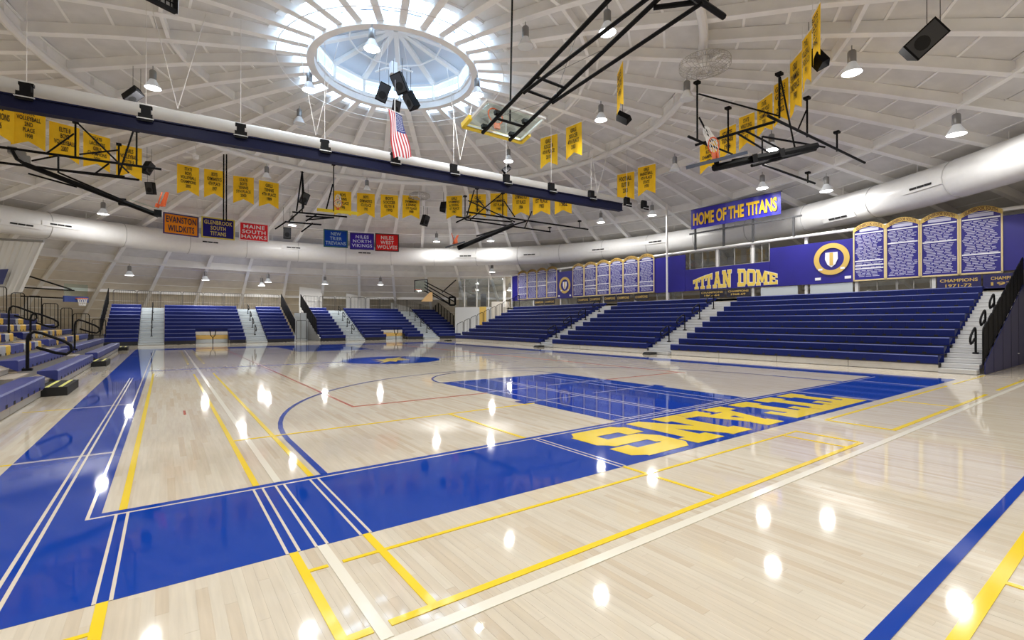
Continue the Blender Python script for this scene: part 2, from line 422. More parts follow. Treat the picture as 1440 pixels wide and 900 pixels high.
# roof boards: bays between the ribs, each strip between two battens a board
def quad_panel(b, a0, a1, R0, R1, dz, th=.03):
    ps = [dome(a0, R0, dz), dome(a1, R0, dz), dome(a1, R1, dz), dome(a0, R1, dz)]
    qs = [p + Vector((0, 0, th)) for p in ps]
    b.add(ps + qs, [(0, 3, 2, 1), (0, 1, 5, 4), (1, 2, 6, 5), (2, 3, 7, 6), (3, 0, 4, 7)])
cells = []
for azs, stp, R0, R1, dR in ((INN, 12, 4.45, 11.1, 1.11), (OUT, 6, 11.1, 36.6, 1.16)):
    ns = round((R1 - R0) / dR)
    for a in azs:
        for i in range(ns):
            ra, rb = R0 + (R1 - R0) * i / ns, R0 + (R1 - R0) * (i + 1) / ns
            P = dome(a + stp / 2, (ra + rb) / 2, DK); d = P - EYE; D = d.dot(FW)
            px, py = (720 + F * d.dot(RT) / D, 450 - F * d.dot(UP) / D) if D > 1 else (-9999, 0)
            ok = -60 < px < 1500 and -60 < py < 460
            size = (abs(d.z) / d.length * (rb - ra) * stp * (ra + rb) / 2 / D / D) if ok else -1 / (1 + abs(D))
            cells.append((size, a, a + stp, ra, rb))
cells.sort(reverse=True)
rest = MB(); bat = MB()
for i, (s, a0, a1, ra, rb) in enumerate(cells):
    if i < 300:
        b = MB(); quad_panel(b, a0, a1, ra + .012, rb - .012, DK); b.build('roof_board', DECK if ra < 25.9 else DECKB, ceil)
    else: quad_panel(rest, a0, a1, ra + .012, rb - .012, DK); rest.m[-5:] = [0 if ra < 25.9 else 1] * 5
    if s > 0: bat.bar(dome(a0, ra, DK - .012), dome(a1, ra, DK - .012), .075, .03)
rest.build('roof_board_field', [DECK, DECKB], ceil)['kind'] = 'stuff'
bat.build('batten_strips', PAINT, ceil)['kind'] = 'stuff'
sk = MB(); prof = [4.45, 7, 9, 11.1, 14, 17, 20, 24, 28, 32, 36, 39]
vs = [dome(6 * k, R, DK + .10) for R in prof for k in range(60)]
sk.add(vs, [(i * 60 + k, i * 60 + (k + 1) % 60, (i + 1) * 60 + (k + 1) % 60, (i + 1) * 60 + k) for i in range(len(prof) - 1) for k in range(60)])
sk.build('roof_skin', DECK, ceil)
def ring_girder(name, R, zc, hw, hh, top, azs):
    pts = [polar(a, R, zc) for a in azs]; b = MB()
    for i in range(len(pts)):
        p, q = pts[i], pts[(i + 1) % len(pts)]; b.bar(p, q, hw * 2, hh * 2)
        if top: b.add([p + Vector((0, 0, hh)), q + Vector((0, 0, hh)), Vector((q.x, q.y, zr(R) + DK)), Vector((p.x, p.y, zr(R) + DK))], [(0, 1, 2, 3)])
    return b.build(name, PAINT, ceil)
b = MB(); b.tube([polar(3 * k + 1.6, 11.12, 10.06) for k in range(120)], .13, 8, True); b.build('inner_ring_pipe', STEEL, ceil, True)
ring_girder('ring_girder', 11.16, zr(11.16) + .02, .06, .03, True, OUT)
ring_girder('ring_girder', 19.3, 8.2, .09, .05, True, OUT)
ring_girder('ring_girder', 26.1, 5.52, .09, .06, True, OUT)
b = MB(); b.tube([polar(6 * k, 23.6, 6.55) for k in range(60)], .07, 6, True); b.build('lower_ring_pipe', STEEL, ceil, True)
def purlin(a0, a1, R, dep):
    b = MB(); p, q = dome(a0, R), dome(a1, R); b.bar(p + Vector((0, 0, DK - dep / 2)), q + Vector((0, 0, DK - dep / 2)), .05, dep)
    b.bar(p + Vector((0, 0, DK - dep)), q + Vector((0, 0, DK - dep)), .11, .03); b.build('purlin', PAINT, ceil)
for a in INN: purlin(a, a + 12, 7.4, .34)
for a in OUT: purlin(a, a + 6, 15.0, .34)
for a in OUT: purlin(a, a + 6, 30.5, .2)
# central ring, skylights round it and the lantern above
def flat_ring(name, R0, R1, z0, z1, m, n=60):
    b = MB(); vs = [polar(360 / n * k, R, z) for R, z in ((R0, z0), (R1, z0), (R1, z1), (R0, z1)) for k in range(n)]
    b.add(vs, [(j * n + k, j * n + (k + 1) % n, ((j + 1) % 4) * n + (k + 1) % n, ((j + 1) % 4) * n + k) for j in range(4) for k in range(n)])
    return b.build(name, m, ceil)
flat_ring('center_ring', 2.93, 3.2, 11.05, 11.5, PAINT)
flat_ring('skylight_kerb', 4.19, 4.46, zr(4.4) + .30, zr(4.4) + .55, PAINT)
for k, a in enumerate(INN):
    b = MB(); quad_panel(b, a + .9, a + 11.1, 3.24, 4.2, DK - .02, .02); b.build('skylight_pane', SKYG2, ceil)
    b = MB()
    for s in (.45, 11.55): b.bar(dome(a + s, 3.22, DK - .04), dome(a + s, 4.2, DK - .04), .07, .08)
    b.build('skylight_frame', PAINT, ceil)
    if k in (24, 25, 3, 4, 11, 12, 28):
        b = MB(); quad_panel(b, a + .6, a + 11.4, 3.75, 4.36, DK - .10, .02); b.build('skylight_blind', DECK, ceil)
b = MB(); b.tube([polar(6 * k, 4.2, 10.98) for k in range(60)], .014, 5, True); b.build('cable_hoop', STEEL, ceil)
LZ, LA = 12.0, 12.85
for k in range(12):
    a0, a1 = 30 * k + 4, 30 * k + 34
    b = MB(); b.bar(polar(a0, 2.9, 11.3), polar(a0, 2.9, LZ), .10, .12); b.build('lantern_post', STEEL, ceil)
    b = MB(); b.add([polar(a0, 2.94, 11.4), polar(a1, 2.94, 11.4), polar(a1, 2.94, LZ), polar(a0, 2.94, LZ)], [(0, 1, 2, 3)]); b.build('lantern_pane', SKYGLASS, ceil)
    b = MB(); b.bar(polar(a0, 2.95, LZ + .02), polar(a0, .12, LA), .20, .12); b.build('lantern_beam', STEEL, ceil)
    b = MB(); ap = polar(0, 0, LA + .12); b.add([polar(a0, 3.4, LZ - .02), polar(a1, 3.4, LZ - .02), ap], [(0, 2, 1)]); b.build('lantern_roof_board', mat('pale blue grey lantern boards', (.60, .66, .74), .6), ceil)
    b = MB(); b.bar(polar(a0, 2.92, LZ), polar(a1, 2.92, LZ), .12, .10); b.bar(polar(a0, 1.75, LZ + .32), polar(a1, 1.75, LZ + .32), .05, .05); b.build('lantern_eave', STEEL, ceil)
    b = MB(); b.bar(polar(a0, 2.97, 11.38), polar(a1, 2.97, 11.38), .1, .14); b.build('lantern_sill', STEEL, ceil)

# ================================================================== RING DUCT
duct = thing('air_duct', 'big round white air duct curving all around under the dome', 'duct', (5.7, 11.9, 0))
DR, DZ, DT = 21.65, 6.66, .70
def dpt(az, th, r=DT):
    a = R_(az); rr = DR + r * math.cos(th); return Vector((5.7 + rr * math.cos(a), 11.9 + rr * math.sin(a), DZ + r * math.sin(th)))
for k in range(40):
    a0 = 9 * k + 2; b = MB(); n = 20; vs = [dpt(a0 + 9 * i / 3, 2 * math.pi * j / n) for i in range(4) for j in range(n)]
    b.add(vs, [(i * n + j, (i + 1) * n + j, (i + 1) * n + (j + 1) % n, i * n + (j + 1) % n) for i in range(3) for j in range(n)])
    b.build('duct_section', DUCTM, duct, True)
    b = MB(); b.tube([dpt(a0, 2 * math.pi * j / n, DT + .004) for j in range(n)], .018, 5, True); b.build('duct_seam', mat('duct seam band', (.5, .5, .5), .5), duct)
    p = dpt(a0 + 4.5, math.pi / 2); b = MB(); b.bar(p, (p.x, p.y, zr(radius(p)) + .3), .02, .02); b.build('hanger_rod', STEEL, duct)
for x, y in ((86, 317), (296, 341), (413, 349), (513, 356), (655, 360), (745, 358), (842, 351), (922, 340), (1015, 322), (1180, 305), (1297, 262), (30, 315)):
    d = ray(x, y); D = 10.
    while True:
        P = EYE + d * D
        if math.hypot(math.hypot(P.x - 5.7, P.y - 11.9) - DR, P.z - DZ) < DT or D > 50: break
        D += .05
    az = math.degrees(math.atan2(P.y - 11.9, P.x - 5.7)); th = math.atan2(P.z - DZ, math.hypot(P.x - 5.7, P.y - 11.9) - DR)
    b = MB(); n_ = 5
    for i in range(n_):
        p, q = dpt(az - 2.2 + 4.4 * i / n_, th, DT + .02), dpt(az - 2.2 + 4.4 * (i + 1) / n_, th, DT + .02); b.bar(p, q, .26, .03, 0, (p - dpt(az, 0, 0)))
    fr = b.build('slot_frame', DUCTM, duct)
    b = MB()
    for i in range(1, n_ - 1):
        p, q = dpt(az - 2.0 + 4.2 * i / n_, th, DT + .045), dpt(az - 2.0 + 4.2 * (i + .9) / n_, th, DT + .045); b.bar(p, q, .08, .02, 0, (p - dpt(az, 0, 0)))
    b.build('slot_opening', BLACKM, fr)

# ================================================================== RIGHT MEZZANINE WALL
wr = struct('wall_right', (24.9, 12, 0)); XW = 24.9
def wbox(name, m, v0, v1, z0, z1, x0=XW, x1=XW + .08, parent=wr): return MB().box(x0, x1, min(v0, v1), max(v0, v1), z0, z1).build(name, m, parent)
wbox('lower_wall', BEIGE, -11, 30, 0, 2.72, XW + .05, XW + .25)
for v0, v1, z0, z1 in ((29.1, 23.1, 3.3, 5.45), (23.1, 21.5, 3.27, 5.3), (21.5, 14.05, 3.3, 5.35), (14.05, 11.95, 3.25, 5.38), (11.95, 7.13, 3.25, 4.48), (7.13, 3.55, 3.22, 5.14), (3.55, -1.1, 3.25, 5.3), (-1.1, -11, 3.3, 5.28)):
    wbox('blue_board', BWALL, v0 - .004, v1 + .004, z0, z1, XW - .03, XW + .04)
b = MB(); b.tube([(XW, -11, 5.5), (XW, 29.3, 5.55)], .07, 8); b.build('top_rail', STEEL, wr, True)
for v in (29.3, 26.2, 22.9, 18.45, 15.7, 13.2, 10.0, 8.05, 5.5, 3.46, .85, -2.2): wbox('mullion', STEEL, v - .06, v + .06, 2.72, 5.5, XW + .06, XW + .16)
wbox('mezzanine_slab', BEIGE, -11, 30, 2.60, 2.74, XW + .05, XW + 3)
for i, (v0, v1, z0, z1) in enumerate(((11.7, 10.1, 4.5, 5.42), (9.9, 8.15, 4.5, 5.42), (7.95, 7.2, 4.5, 5.42), (3.36, 2.05, 2.78, 3.22), (2.0, .95, 2.78, 3.22), (29.2, 26.3, 2.78, 3.27), (22.8, 21.0, 2.8, 3.27), (14.0, 12.2, 2.8, 3.25))):
    wi = MB().box(XW + .07, XW + .085, min(v0, v1), max(v0, v1), z0, z1).build('window_%d' % (i + 1), GLASS); wi['kind'] = 'structure'
    b = MB(); a, c = min(v0, v1), max(v0, v1)
    for q in ((a - .02, a + .015, z0, z1), (c - .015, c + .02, z0, z1), (a, c, z0 - .02, z0 + .015), (a, c, z1 - .015, z1 + .02), ((a + c) / 2 - .015, (a + c) / 2 + .015, z0, z1)): b.box(XW + .055, XW + .1, q[0], q[1], q[2], q[3])
    b.build('window_frame', FRAME, wi)
for v0, v1 in ((7.6, 5.85), (5.3, 3.58)): wbox('white_panel', STEPW, v0, v1, 2.76, 3.2, XW + .0, XW + .05)
# glazed end of the mezzanine beyond the boards, turning back towards the far block
def cw(x, z): 
    P = atd(x, 420, 43.6 - .8 * (x - 632) / 80); P.z = z; return P
cwn = (cw(632, 0) - cw(712, 0)); cwn = Vector((-cwn.y, cwn.x, 0)).normalized(); cwn = cwn if cwn.dot(FW) > 0 else -cwn
def wslab(name, m, x0, x1, z0, z1, th=.06, off=0., parent=None):
    a, b_, c, d = cw(x0, z0) + cwn * off, cw(x1, z0) + cwn * off, cw(x1, z1) + cwn * off, cw(x0, z1) + cwn * off; n_ = cwn * th
    return MB().add([a, b_, c, d, a + n_, b_ + n_, c + n_, d + n_], [(0, 1, 2, 3), (7, 6, 5, 4), (0, 4, 5, 1), (1, 5, 6, 2), (2, 6, 7, 3), (3, 7, 4, 0)]).build(name, m, parent)
xs_ = (645, 653.3, 670.7, 687.2, 709)
for i in range(4):
    wi = wslab('window_%d' % (9 + i), GLASS, xs_[i], xs_[i + 1], 2.85, 5.42, .015, .04); wi['kind'] = 'structure'
    wslab('window_post', STEEL, xs_[i + 1] - (.5 if i < 3 else 1.6), xs_[i + 1] + (.5 if i < 3 else 1.6), 2.8, 5.45, .12, -.03, wi)
    wslab('window_head', STEEL, xs_[i], xs_[i + 1] + 1, 5.40, 5.52, .14, -.03, wi)
wslab('white_wall', mat('pale corner wall', (.56, .58, .60), .6), 640, 691, .3, 2.82, .1, 0, wr)
wslab('white_wall', mat('cream corner wall', (.62, .58, .52), .6), 691.5, 716, .3, 3.3, .1, 0, wr)
wslab('yellow_panel', GOLD, 674.5, 684, .6, 2.85, .03, -.04, wr)
for x0, x1, z0, z1 in ((656, 668, 2.9, 4.0), (675, 683, 2.9, 4.05)): wslab('dark_window', DARKG, x0, x1, z0, z1, .05, .25, wr)
wslab('crescent_mark', NB_, 656, 661, 1.7, 2.2, .01, -.015, wr) if False else None

# title lettering on the blue board
def td(s, t): h = .50 + .42 * (1 - (2 * s - 1) ** 2); return (XW - .045, 11.42 - 4.66 * s, 3.33 + h * t)
block('TITAN DOME', .07, td, 'title_letter', GOLDL if False else mat('title yellow', (.80, .58, .10), .5), wr, (-.012, 0, 0))
block('TITAN DOME', .07, lambda s, t: (XW - .034, td(s, t)[1], td(s, t)[2]), 'title_letter_outline', WHITE, wr, (-.008, 0, 0), .03)
# round emblems
def emblem(v, z, r, label):
    t = thing('round_emblem', label, 'emblem', (XW - .03, v, z - r)); n = 40; x = XW - .05
    vs = [(x - d, v + rr * math.cos(2 * math.pi * i / n), z + rr * math.sin(2 * math.pi * i / n)) for d in (0, .02) for rr in (r * .70, r) for i in range(n)]
    fs = []
    for i in range(n):
        j = (i + 1) % n; fs += [(2 * n + i, 2 * n + j, 3 * n + j, 3 * n + i), (i, 2 * n + i, 2 * n + j, j), (n + i, n + j, 3 * n + j, 3 * n + i)]
    MB().add(vs, fs).build('gold_ring', GOLD, t)
    sh = [(-.34, .42), (.34, .42), (.36, 0), (.22, -.34), (0, -.52), (-.22, -.34), (-.36, 0)]
    s = MB().prism([(p[0] * r, p[1] * r) for p in sh], (x, v, z), (0, -1, 0), (0, 0, 1), (-.015, 0, 0)).build('shield', WHITE, t)
    MB().prism([(p[0] * r, p[1] * r) for p in rc(-.1, -.4, .1, .4)], (x - .016, v, z), (0, -1, 0), (0, 0, 1), (-.01, 0, 0)).build('shield_stripe', GOLD, s)
    for q in (-.62, .62): MB().prism([(q * r + p[0] * r, -.62 * r + p[1] * r) for p in rc(-.12, -.06, .12, .06)], (x - .021, v, z), (0, -1, 0), (0, 0, 1), (-.006, 0, 0)).build('ribbon_end', WHITE, t)
    return t
emblem(4.39, 4.31, .72, 'large round gold-ringed emblem with a shield on the blue wall right of the title lettering')
emblem(22.28, 4.25, .62, 'smaller round gold-ringed emblem on the blue panel between two runs of record boards')
for v in (22.95, 21.7): wbox('wall_plate', WHITE, v - .08, v + .08, 3.40, 3.52, XW - .05, XW - .03)
for v in (4.95, 3.75): wbox('wall_plate', WHITE, v - .12, v + .12, 3.38, 3.5, XW - .05, XW - .03)

# record boards
random.seed(11)
def record_board(v0, v1, z0, z1, zt, label, group, text):
    v0, v1 = max(v0, v1), min(v0, v1); wd = v0 - v1; x = XW - .035
    t = thing('record_board', label, 'board', (x, (v0 + v1) / 2, z0), group)
    arc = lambda f, d=0.: z1 + .10 + (zt - z1 - .10) * math.sin(math.pi * (.12 + .76 * f)) - d     # top edge of the header
    top = [(f / 14, arc(f / 14, .17) - z0) for f in range(15)]
    MB().prism([(0, 0), (1, 0)] + [(f, z) for f, z in reversed(top)], (x, v0, z0), (0, v1 - v0, 0), (0, 0, 1), (-.03, 0, 0)).build('board_panel', BWALL, t)
    b = MB(); fw_ = .04
    b.box(x - .05, x, v1 - .01, v1 + fw_, z0, arc(1)); b.box(x - .05, x, v0 - fw_, v0 + .01, z0, arc(0)); b.box(x - .05, x, v1, v0, z0 - .02, z0 + fw_)
    b.build('gold_frame', GOLDL, t)
    hd = MB().prism([(f / 14, arc(f / 14)) for f in range(15)] + [(f / 14, arc(f / 14, .18)) for f in range(14, -1, -1)], (x - .02, v0, 0), (0, v1 - v0, 0), (0, 0, 1), (-.035, 0, 0)).build('arched_header', GOLD, t)
    tx = lettering('GLENBROOK SOUTH', (x - .058, (v0 + v1) / 2, 0), (0, -1, 0), (0, 0, 1), wd * .80, .13, mat('dark maroon print', (.10, .03, .02), .6), t, .02)
    for vv in tx.data.vertices: vv.co.z += arc((v0 - vv.co.y) / wd, .09)
    b = MB(); zz = z1 + .06; bl = MB()
    b.box(x - .034, x - .03, v1 + wd * .2, v0 - wd * .2, zz, zz + .12); zz -= .10
    splits = sorted(random.sample(range(4, 26), random.choice((1, 1, 2, 3))))
    k = 0
    while zz > z0 + .10:
        if k in splits or k == 0: bl.box(x - .036, x - .03, v1 + .06, v0 - .06, zz, zz + .05); zz -= .075
        wl = wd * (.40 + .05 * math.sin(k * .7) - .03 * random.random()); g = .012 * wd
        p = (v0 + v1) / 2 + wl
        while p > (v0 + v1) / 2 - wl + .1:
            q = max(p - random.uniform(.10, .26) * wd, (v0 + v1) / 2 - wl); b.add([(x - .033, p, zz), (x - .033, q, zz), (x - .033, q, zz + .026), (x - .033, p, zz + .026)], [(0, 1, 2, 3)]); p = q - .035 * wd
        zz -= .062; k += 1
    b.build('name_lines', mat('pale name print', (.55, .55, .72), .5), t)['kind'] = 'stuff'
    bl.build('title_bars', WHITE, t)['kind'] = 'stuff'
    return t
near = ['first of the four big record boards, next to the large round emblem', 'second of the four big record boards right of the large round emblem', 'third of the four big record boards, one from the stairway end', 'last of the four big record boards, the one above the stair rails']
for i, (x0, x1) in enumerate(((1201, 1245.5), (1246.5, 1294), (1295.5, 1349), (1350.5, 1410.5))):
    record_board(onx(x0, 350, XW).y, onx(x1, 350, XW).y, 3.25, 5.30, 5.75, 'gold-framed blue board, ' + near[i], 'large record boards', 1)
nm = ['first', 'second', 'third', 'fourth', 'fifth', 'sixth']
for i in range(6):
    xs = (806, 822.3, 840, 858.3, 877.3, 899, 921)
    record_board(onx(xs[i] + .4, 390, XW).y, onx(xs[i + 1] - .4, 390, XW).y, 3.32, 5.32, 5.75, 'blue record board of names, %s to the right of the small round emblem panel' % nm[i], 'record boards right of the small emblem', 1)
for i in range(4):
    xs = (729, 742.3, 755.8, 769.8, 784.3)
    record_board(onx(xs[i] + .3, 390, XW).y, onx(xs[i + 1] - .3, 390, XW).y, 3.38, 5.42, 5.82, 'blue record board of names, %s from the left end of the blue wall' % nm[i], 'record boards left of the small emblem', 1)

# small championship banners below the boards
def wall_banner(v0, v1, z0, z1, lines, label, x=XW - .06, bgm=None):
    t = thing('wall_banner', label, 'banner', (x, (v0 + v1) / 2, z0), 'dark championship banners above the top row')
    MB().box(x - .01, x, min(v0, v1), max(v0, v1), z0, z1).build('banner_cloth', bgm or mat('black banner', (.015, .014, .03), .7), t)
    h = (z1 - z0) / (len(lines) + .6)
    for i, l in enumerate(lines): lettering(l, (x - .014, (v0 + v1) / 2, z1 - h * (i + .8)), (0, -1, 0), (0, 0, 1), abs(v0 - v1) * (.86 if len(l) > 8 else .6), h * .62, GOLD, t, .02)
NB = mat('navy banner', (.012, .012, .10), .6)
wall_banner(.72, -.53, 2.68, 3.2, ['CHAMPIONS', '1971-72'], 'navy banner with gold CHAMPIONS 1971-72 under the last big board', bgm=NB)
wall_banner(-.58, -1.62, 2.68, 3.2, ['CHAMPIO', '197'], 'navy banner cut off by the rails, reading CHAMPIO', bgm=NB)
wall_banner(11.0, 9.5, 2.8, 3.22, ['CHAMPIONS', '1963-64'], 'dark banner with gold print below the left end of the title lettering')
wall_banner(9.4, 8.1, 2.8, 3.22, ['CHAMPIONS', '1968-69'], 'dark banner with gold print below the right end of the title lettering')
for x0, x1, lb in ((752, 766, 'first'), (766.5, 781, 'second'), (812.5, 829, 'third'), (829.5, 846, 'fourth'), (850, 867, 'fifth'), (868, 887, 'sixth'), (893, 913, 'last')):
    wall_banner(onx(x0, 415, XW).y, onx(x1, 415, XW).y, 2.86, 3.27, ['CHAMPIONS'], 'small black banner with one gold line, %s from the far end under the record boards' % lb)

# HOME banner on its frame
hb = thing('home_banner', 'long blue banner reading HOME OF THE TITANS on a steel frame', 'banner', (24.8, 9, 5.55))
b = MB(); nx = 30
vs = []
for i in range(nx + 1):
    v = 11.45 - 4.92 * i / nx; dx = .025 * math.sin(i * 1.1) + .015 * math.sin(i * 2.7)
    for z in (6.74, 7.28, 7.84): vs.append((24.72 + dx * (1 if z != 7.28 else .6), v, z))
b.add(vs, [(3 * i + j, 3 * i + j + 1, 3 * i + j + 4, 3 * i + j + 3) for i in range(nx) for j in range(2)]); b.build('banner_cloth', mat('blue banner vinyl', (.035, .03, .42), .28), hb, True)
lettering('HOME OF THE TITANS', (24.66, 8.98, 7.26), (0, -1, 0), (0, 0, 1), 4.6, .70, mat('banner yellow', (.85, .52, .02), .5), hb, .035)
b = MB(); b.bar((24.78, 11.6, 6.5), (24.78, 5.6, 6.5), .06, .08); b.bar((24.8, 11.5, 7.86), (24.8, 6.5, 7.86), .05, .05); b.build('frame_rail', DGREY, hb)
for v in (11.25, 9.54, 7.95, 5.99): MB().bar((24.82, v, 5.57), (24.82, v, 6.5 if v < 6.5 else 7.86), .09, .09).build('frame_post', DGREY, hb)
lc = thing('support_pole', 'slim white round pole rising from the top bleacher row to the roof', 'pole', (24.68, 13.2, 0))
pb = onx(938, 420, 24.68); pt = zr(radius(Vector((24.68, pb.y, 0)))) - .14
MB().tube([(24.68, pb.y, 0), (24.68, pb.y, pt + .1)], .055, 10).build('pole_shaft', STEEL, lc, True)
MB().lathe([(.11, 0), (.11, .03), (.06, .04)], 10, (24.68, pb.y, 0)).build('pole_base', STEEL, lc)

# ================================================================== BLEACHERS
RUN, RISE, Z0, NR = .61, .2495, .48, 10
class Bank:
    """local frame of a bank of seating: s along the front, t back from the front, z up"""
    def __init__(s, o, a, b, rise=RISE, z0=Z0, rows=NR): s.o, s.a, s.b = Vector(o), Vector(a), Vector(b); s.rise, s.z0, s.rows = rise, z0, rows
    def p(s, u, t, z): return s.o + s.a * u + s.b * t + Vector((0, 0, z))
    def box(s, mb, u0, u1, t0, t1, z0, z1, mi=0):
        return mb.obox(s.p((u0 + u1) / 2, (t0 + t1) / 2, (z0 + z1) / 2), s.a * ((u1 - u0) / 2), s.b * ((t1 - t0) / 2), (0, 0, (z1 - z0) / 2), mi)
SEATMESH = {}
def seat_module(bk, wd, ht=.235):
    """one moulded seat: rounded front edge, a finger notch low in the front face"""
    key = (tuple(bk.a), tuple(bk.b), round(wd, 3))
    if key in SEATMESH: return SEATMESH[key]
    h = wd / 2 - .0015; prof = [(.0, 0), (.0, ht - .030), (.018, ht - .004), (.045, ht), (.33, ht - .012), (.33, ht - .06)]
    vs = []; 
    for u in (-h, h): vs += [bk.a * u + bk.b * t + Vector((0, 0, z)) for t, z in prof]
    k = len(prof); fs = [(i, i + 1, k + i + 1, k + i) for i in range(k - 1)] + [tuple(range(k - 1, -1, -1)), tuple(range(k, 2 * k))]
    me = bpy.data.meshes.new('seat'); me.from_pydata([tuple(v) for v in vs], [], fs); SEATMESH[key] = me; return me
SEATM = {}
def seat_mesh(bk, wd, m):
    base = seat_module(bk, wd); key = (base.name, m.name)
    if key not in SEATM:
        me = base.copy(); me.materials.clear(); me.materials.append(m); me.materials.append(NOSE_HIGHLIGHT if m is NAVY else m); me.polygons[1].material_index = 1; SEATM[key] = me
    return SEATM[key]
NOTCH = {}
def section(bk, u0, u1, label, group, kick, modules=True, m=None, colour=None, notch=None, rows=None, riser=NAVY, first=0):
    rows = rows or bk.rows
    t = thing('bleacher_section', label, 'bleachers', bk.p((u0 + u1) / 2, 0, 0), group)
    dk = MB(); rs = MB(); nt = MB()
    for i in range(rows):
        segs = [(u0, u1)] if not (notch and i < notch[2]) else [(u0, notch[0]), (notch[1], u1)]
        z = bk.z0 + bk.rise * i - .235; T = RUN * i
        for a, c in segs:
            bk.box(dk, a, c, T + .02, T + RUN + .04, z - .03, z)
            if i: bk.box(rs, a, c, T + .03, T + .05, z - bk.rise, z - .03)
            if modules:
                nm = max(1, round((c - a) / .457)); wd = (c - a) / nm
                for k in range(nm):
                    uc = a + wd * (k + .5)
                    mm = colour(i, uc) if colour else m
                    o = put('seat', seat_mesh(bk, wd, mm), t); o.location = bk.p(uc, T, z) - t.location
                    if k < nm - 1: bk.box(nt, uc + wd / 2 - .05, uc + wd / 2 + .05, T - .004, T + .02, z + .0, z + .055)
            else:
                b = MB(); prof = [(.0, 0), (.0, .200), (.018, .231), (.045, .235), (.33, .223), (.33, .17)]
                vs = []
                for u in (a, c): vs += [bk.p(u, T + q, z + zz) for q, zz in prof]
                k = len(prof); b.add(vs, [(j, j + 1, k + j + 1, k + j) for j in range(k - 1)] + [tuple(range(k - 1, -1, -1)), tuple(range(k, 2 * k))])
                b.m[1] = 1; b.build('bench', [m, NOSE_HIGHLIGHT], t)
    dk.build('row_decks', WOODD if colour else mat('dark deck boards', (.03, .03, .06), .6), t); rs.build('row_risers', riser, t)
    if modules: nt.build('seat_notches', BLACKM, t)['kind'] = 'stuff'
    segs = [(u0, u1)] if not notch else [(u0, notch[0]), (notch[1], u1)]
    for a, c in segs:
        nk = max(1, round((c - a) / 2.3))
        for k in range(nk):
            b = MB(); bk.box(b, a + (c - a) * k / nk + .008, a + (c - a) * (k + 1) / nk - .008, .05, .08, .012, bk.z0 - .245); b.build('kick_panel', kick, t)
    b = MB(); 
    for u in [u0 + .06 + (u1 - u0 - .12) * k / 6 for k in range(7)]:
        for i in range(2, rows, 2):
            zt = bk.z0 + bk.rise * i - .27; bk.box(b, u - .03, u + .03, RUN * i + .3, RUN * i + .36, 0, zt)
    b.build('under_frame', GREYM, t)
    return t
def stairs(bk, u0, u1, label, group, rows=None, m=STEPW, tread=ALU, fine=False):
    rows = rows or bk.rows
    t = thing('aisle_stairs', label, 'stairs', bk.p((u0 + u1) / 2, 0, 0), group)
    for j in range(2 * rows - 1):
        z = (bk.z0 - .235 + bk.rise * (rows - 1)) * (j + 1) / (2 * rows - 1); T = -.16 + RUN / 2 * j
        b = MB(); bk.box(b, u0 + .02, u1 - .02, T, T + .36, z - .115, z - .03); s = b.build('step', m, t)
        b = MB(); bk.box(b, u0 + .02, u1 - .02, T - .015, T + .36, z - .03, z); b.build('tread', tread, s)
        if j % 2 or fine: b = MB(); bk.box(b, u0 + .02, u1 - .02, T - .004, T + .01, z - .135, z - .112); b.build('painted_shadow_strip', BLACK if not fine else GREYM, s)  # dark strip stands in for the shadow of the tread overhang
    return t
RAILW = .028
def aisle_rail(bk, u, row, label, group, zb=None, k=1.):
    z = bk.z0 + bk.rise * row - .235; T = RUN * row + .25
    j = int((T + .16) / (RUN / 2)); T = -.16 + RUN / 2 * j + .12; z = (bk.z0 - .235 + bk.rise * (bk.rows - 1)) * (j + 1) / (2 * bk.rows - 1) + .002
    if zb is not None: z = max(z, zb)
    t = thing('aisle_handrail', label, 'handrail', bk.p(u, T, z), group)
    pts = [(T, z)] + [(T, z + .62 * k), (T - .02, z + .70 * k), (T - .09, z + .75 * k), (T - .20, z + .75 * k - .03), (T - .52, z + .75 * k - .19), (T - .62, z + .75 * k - .28), (T - .63, z + .75 * k - .38), (T - .56, z + .75 * k - .45), (T - .40, z + .75 * k - .42), (T - .12, z + .75 * k - .30)]
    b = MB(); b.tube([bk.p(u, a, c) for a, c in pts], RAILW, 7); b.build('loop_tube', BLACK, t, True)
    b = MB(); bk.box(b, u - .06, u + .06, T - .07, T + .07, z, z + .05); b.build('foot_plate', BLACK, t)
    return t
def guard(pts, ht, label, group, m=BLACK, step=.12, seg=1.5, pk=.013):
    """picket guard rail along a polyline of base points; every frame is a part, the pickets of a frame too thin to pick apart are one part"""
    t = thing('guard_rail', label, 'railing', pts[0], group)
    for p, q in zip(pts, pts[1:]):
        p, q = Vector(p), Vector(q); L = (q - p).length; n = max(1, round(math.hypot(q.x - p.x, q.y - p.y) / seg))
        for k in range(n):
            a, c = p.lerp(q, k / n), p.lerp(q, (k + 1) / n); d = (c - a).normalized() * .04
            b = MB(); h = Vector((0, 0, ht)); r = Vector((0, 0, .09))
            b.tube([a + d, a + d + h - r, a + d * 1.8 + h - r * .3, a + d * 3 + h, c - d * 3 + h, c - d * 1.8 + h - r * .3, c - d + h - r, c - d], .02, 6)
            b.bar(a + d + Vector((0, 0, .1)), c - d + Vector((0, 0, .1)), .025, .025); fr = b.build('rail_frame', m, t)
            b = MB(); np_ = max(2, int((c - a).length / step))
            for i in range(1, np_):
                f = a.lerp(c, i / np_); b.bar(f + Vector((0, 0, .1)), f + h, pk, pk)
            b.build('pickets', m, fr)['kind'] = 'stuff'
    return t

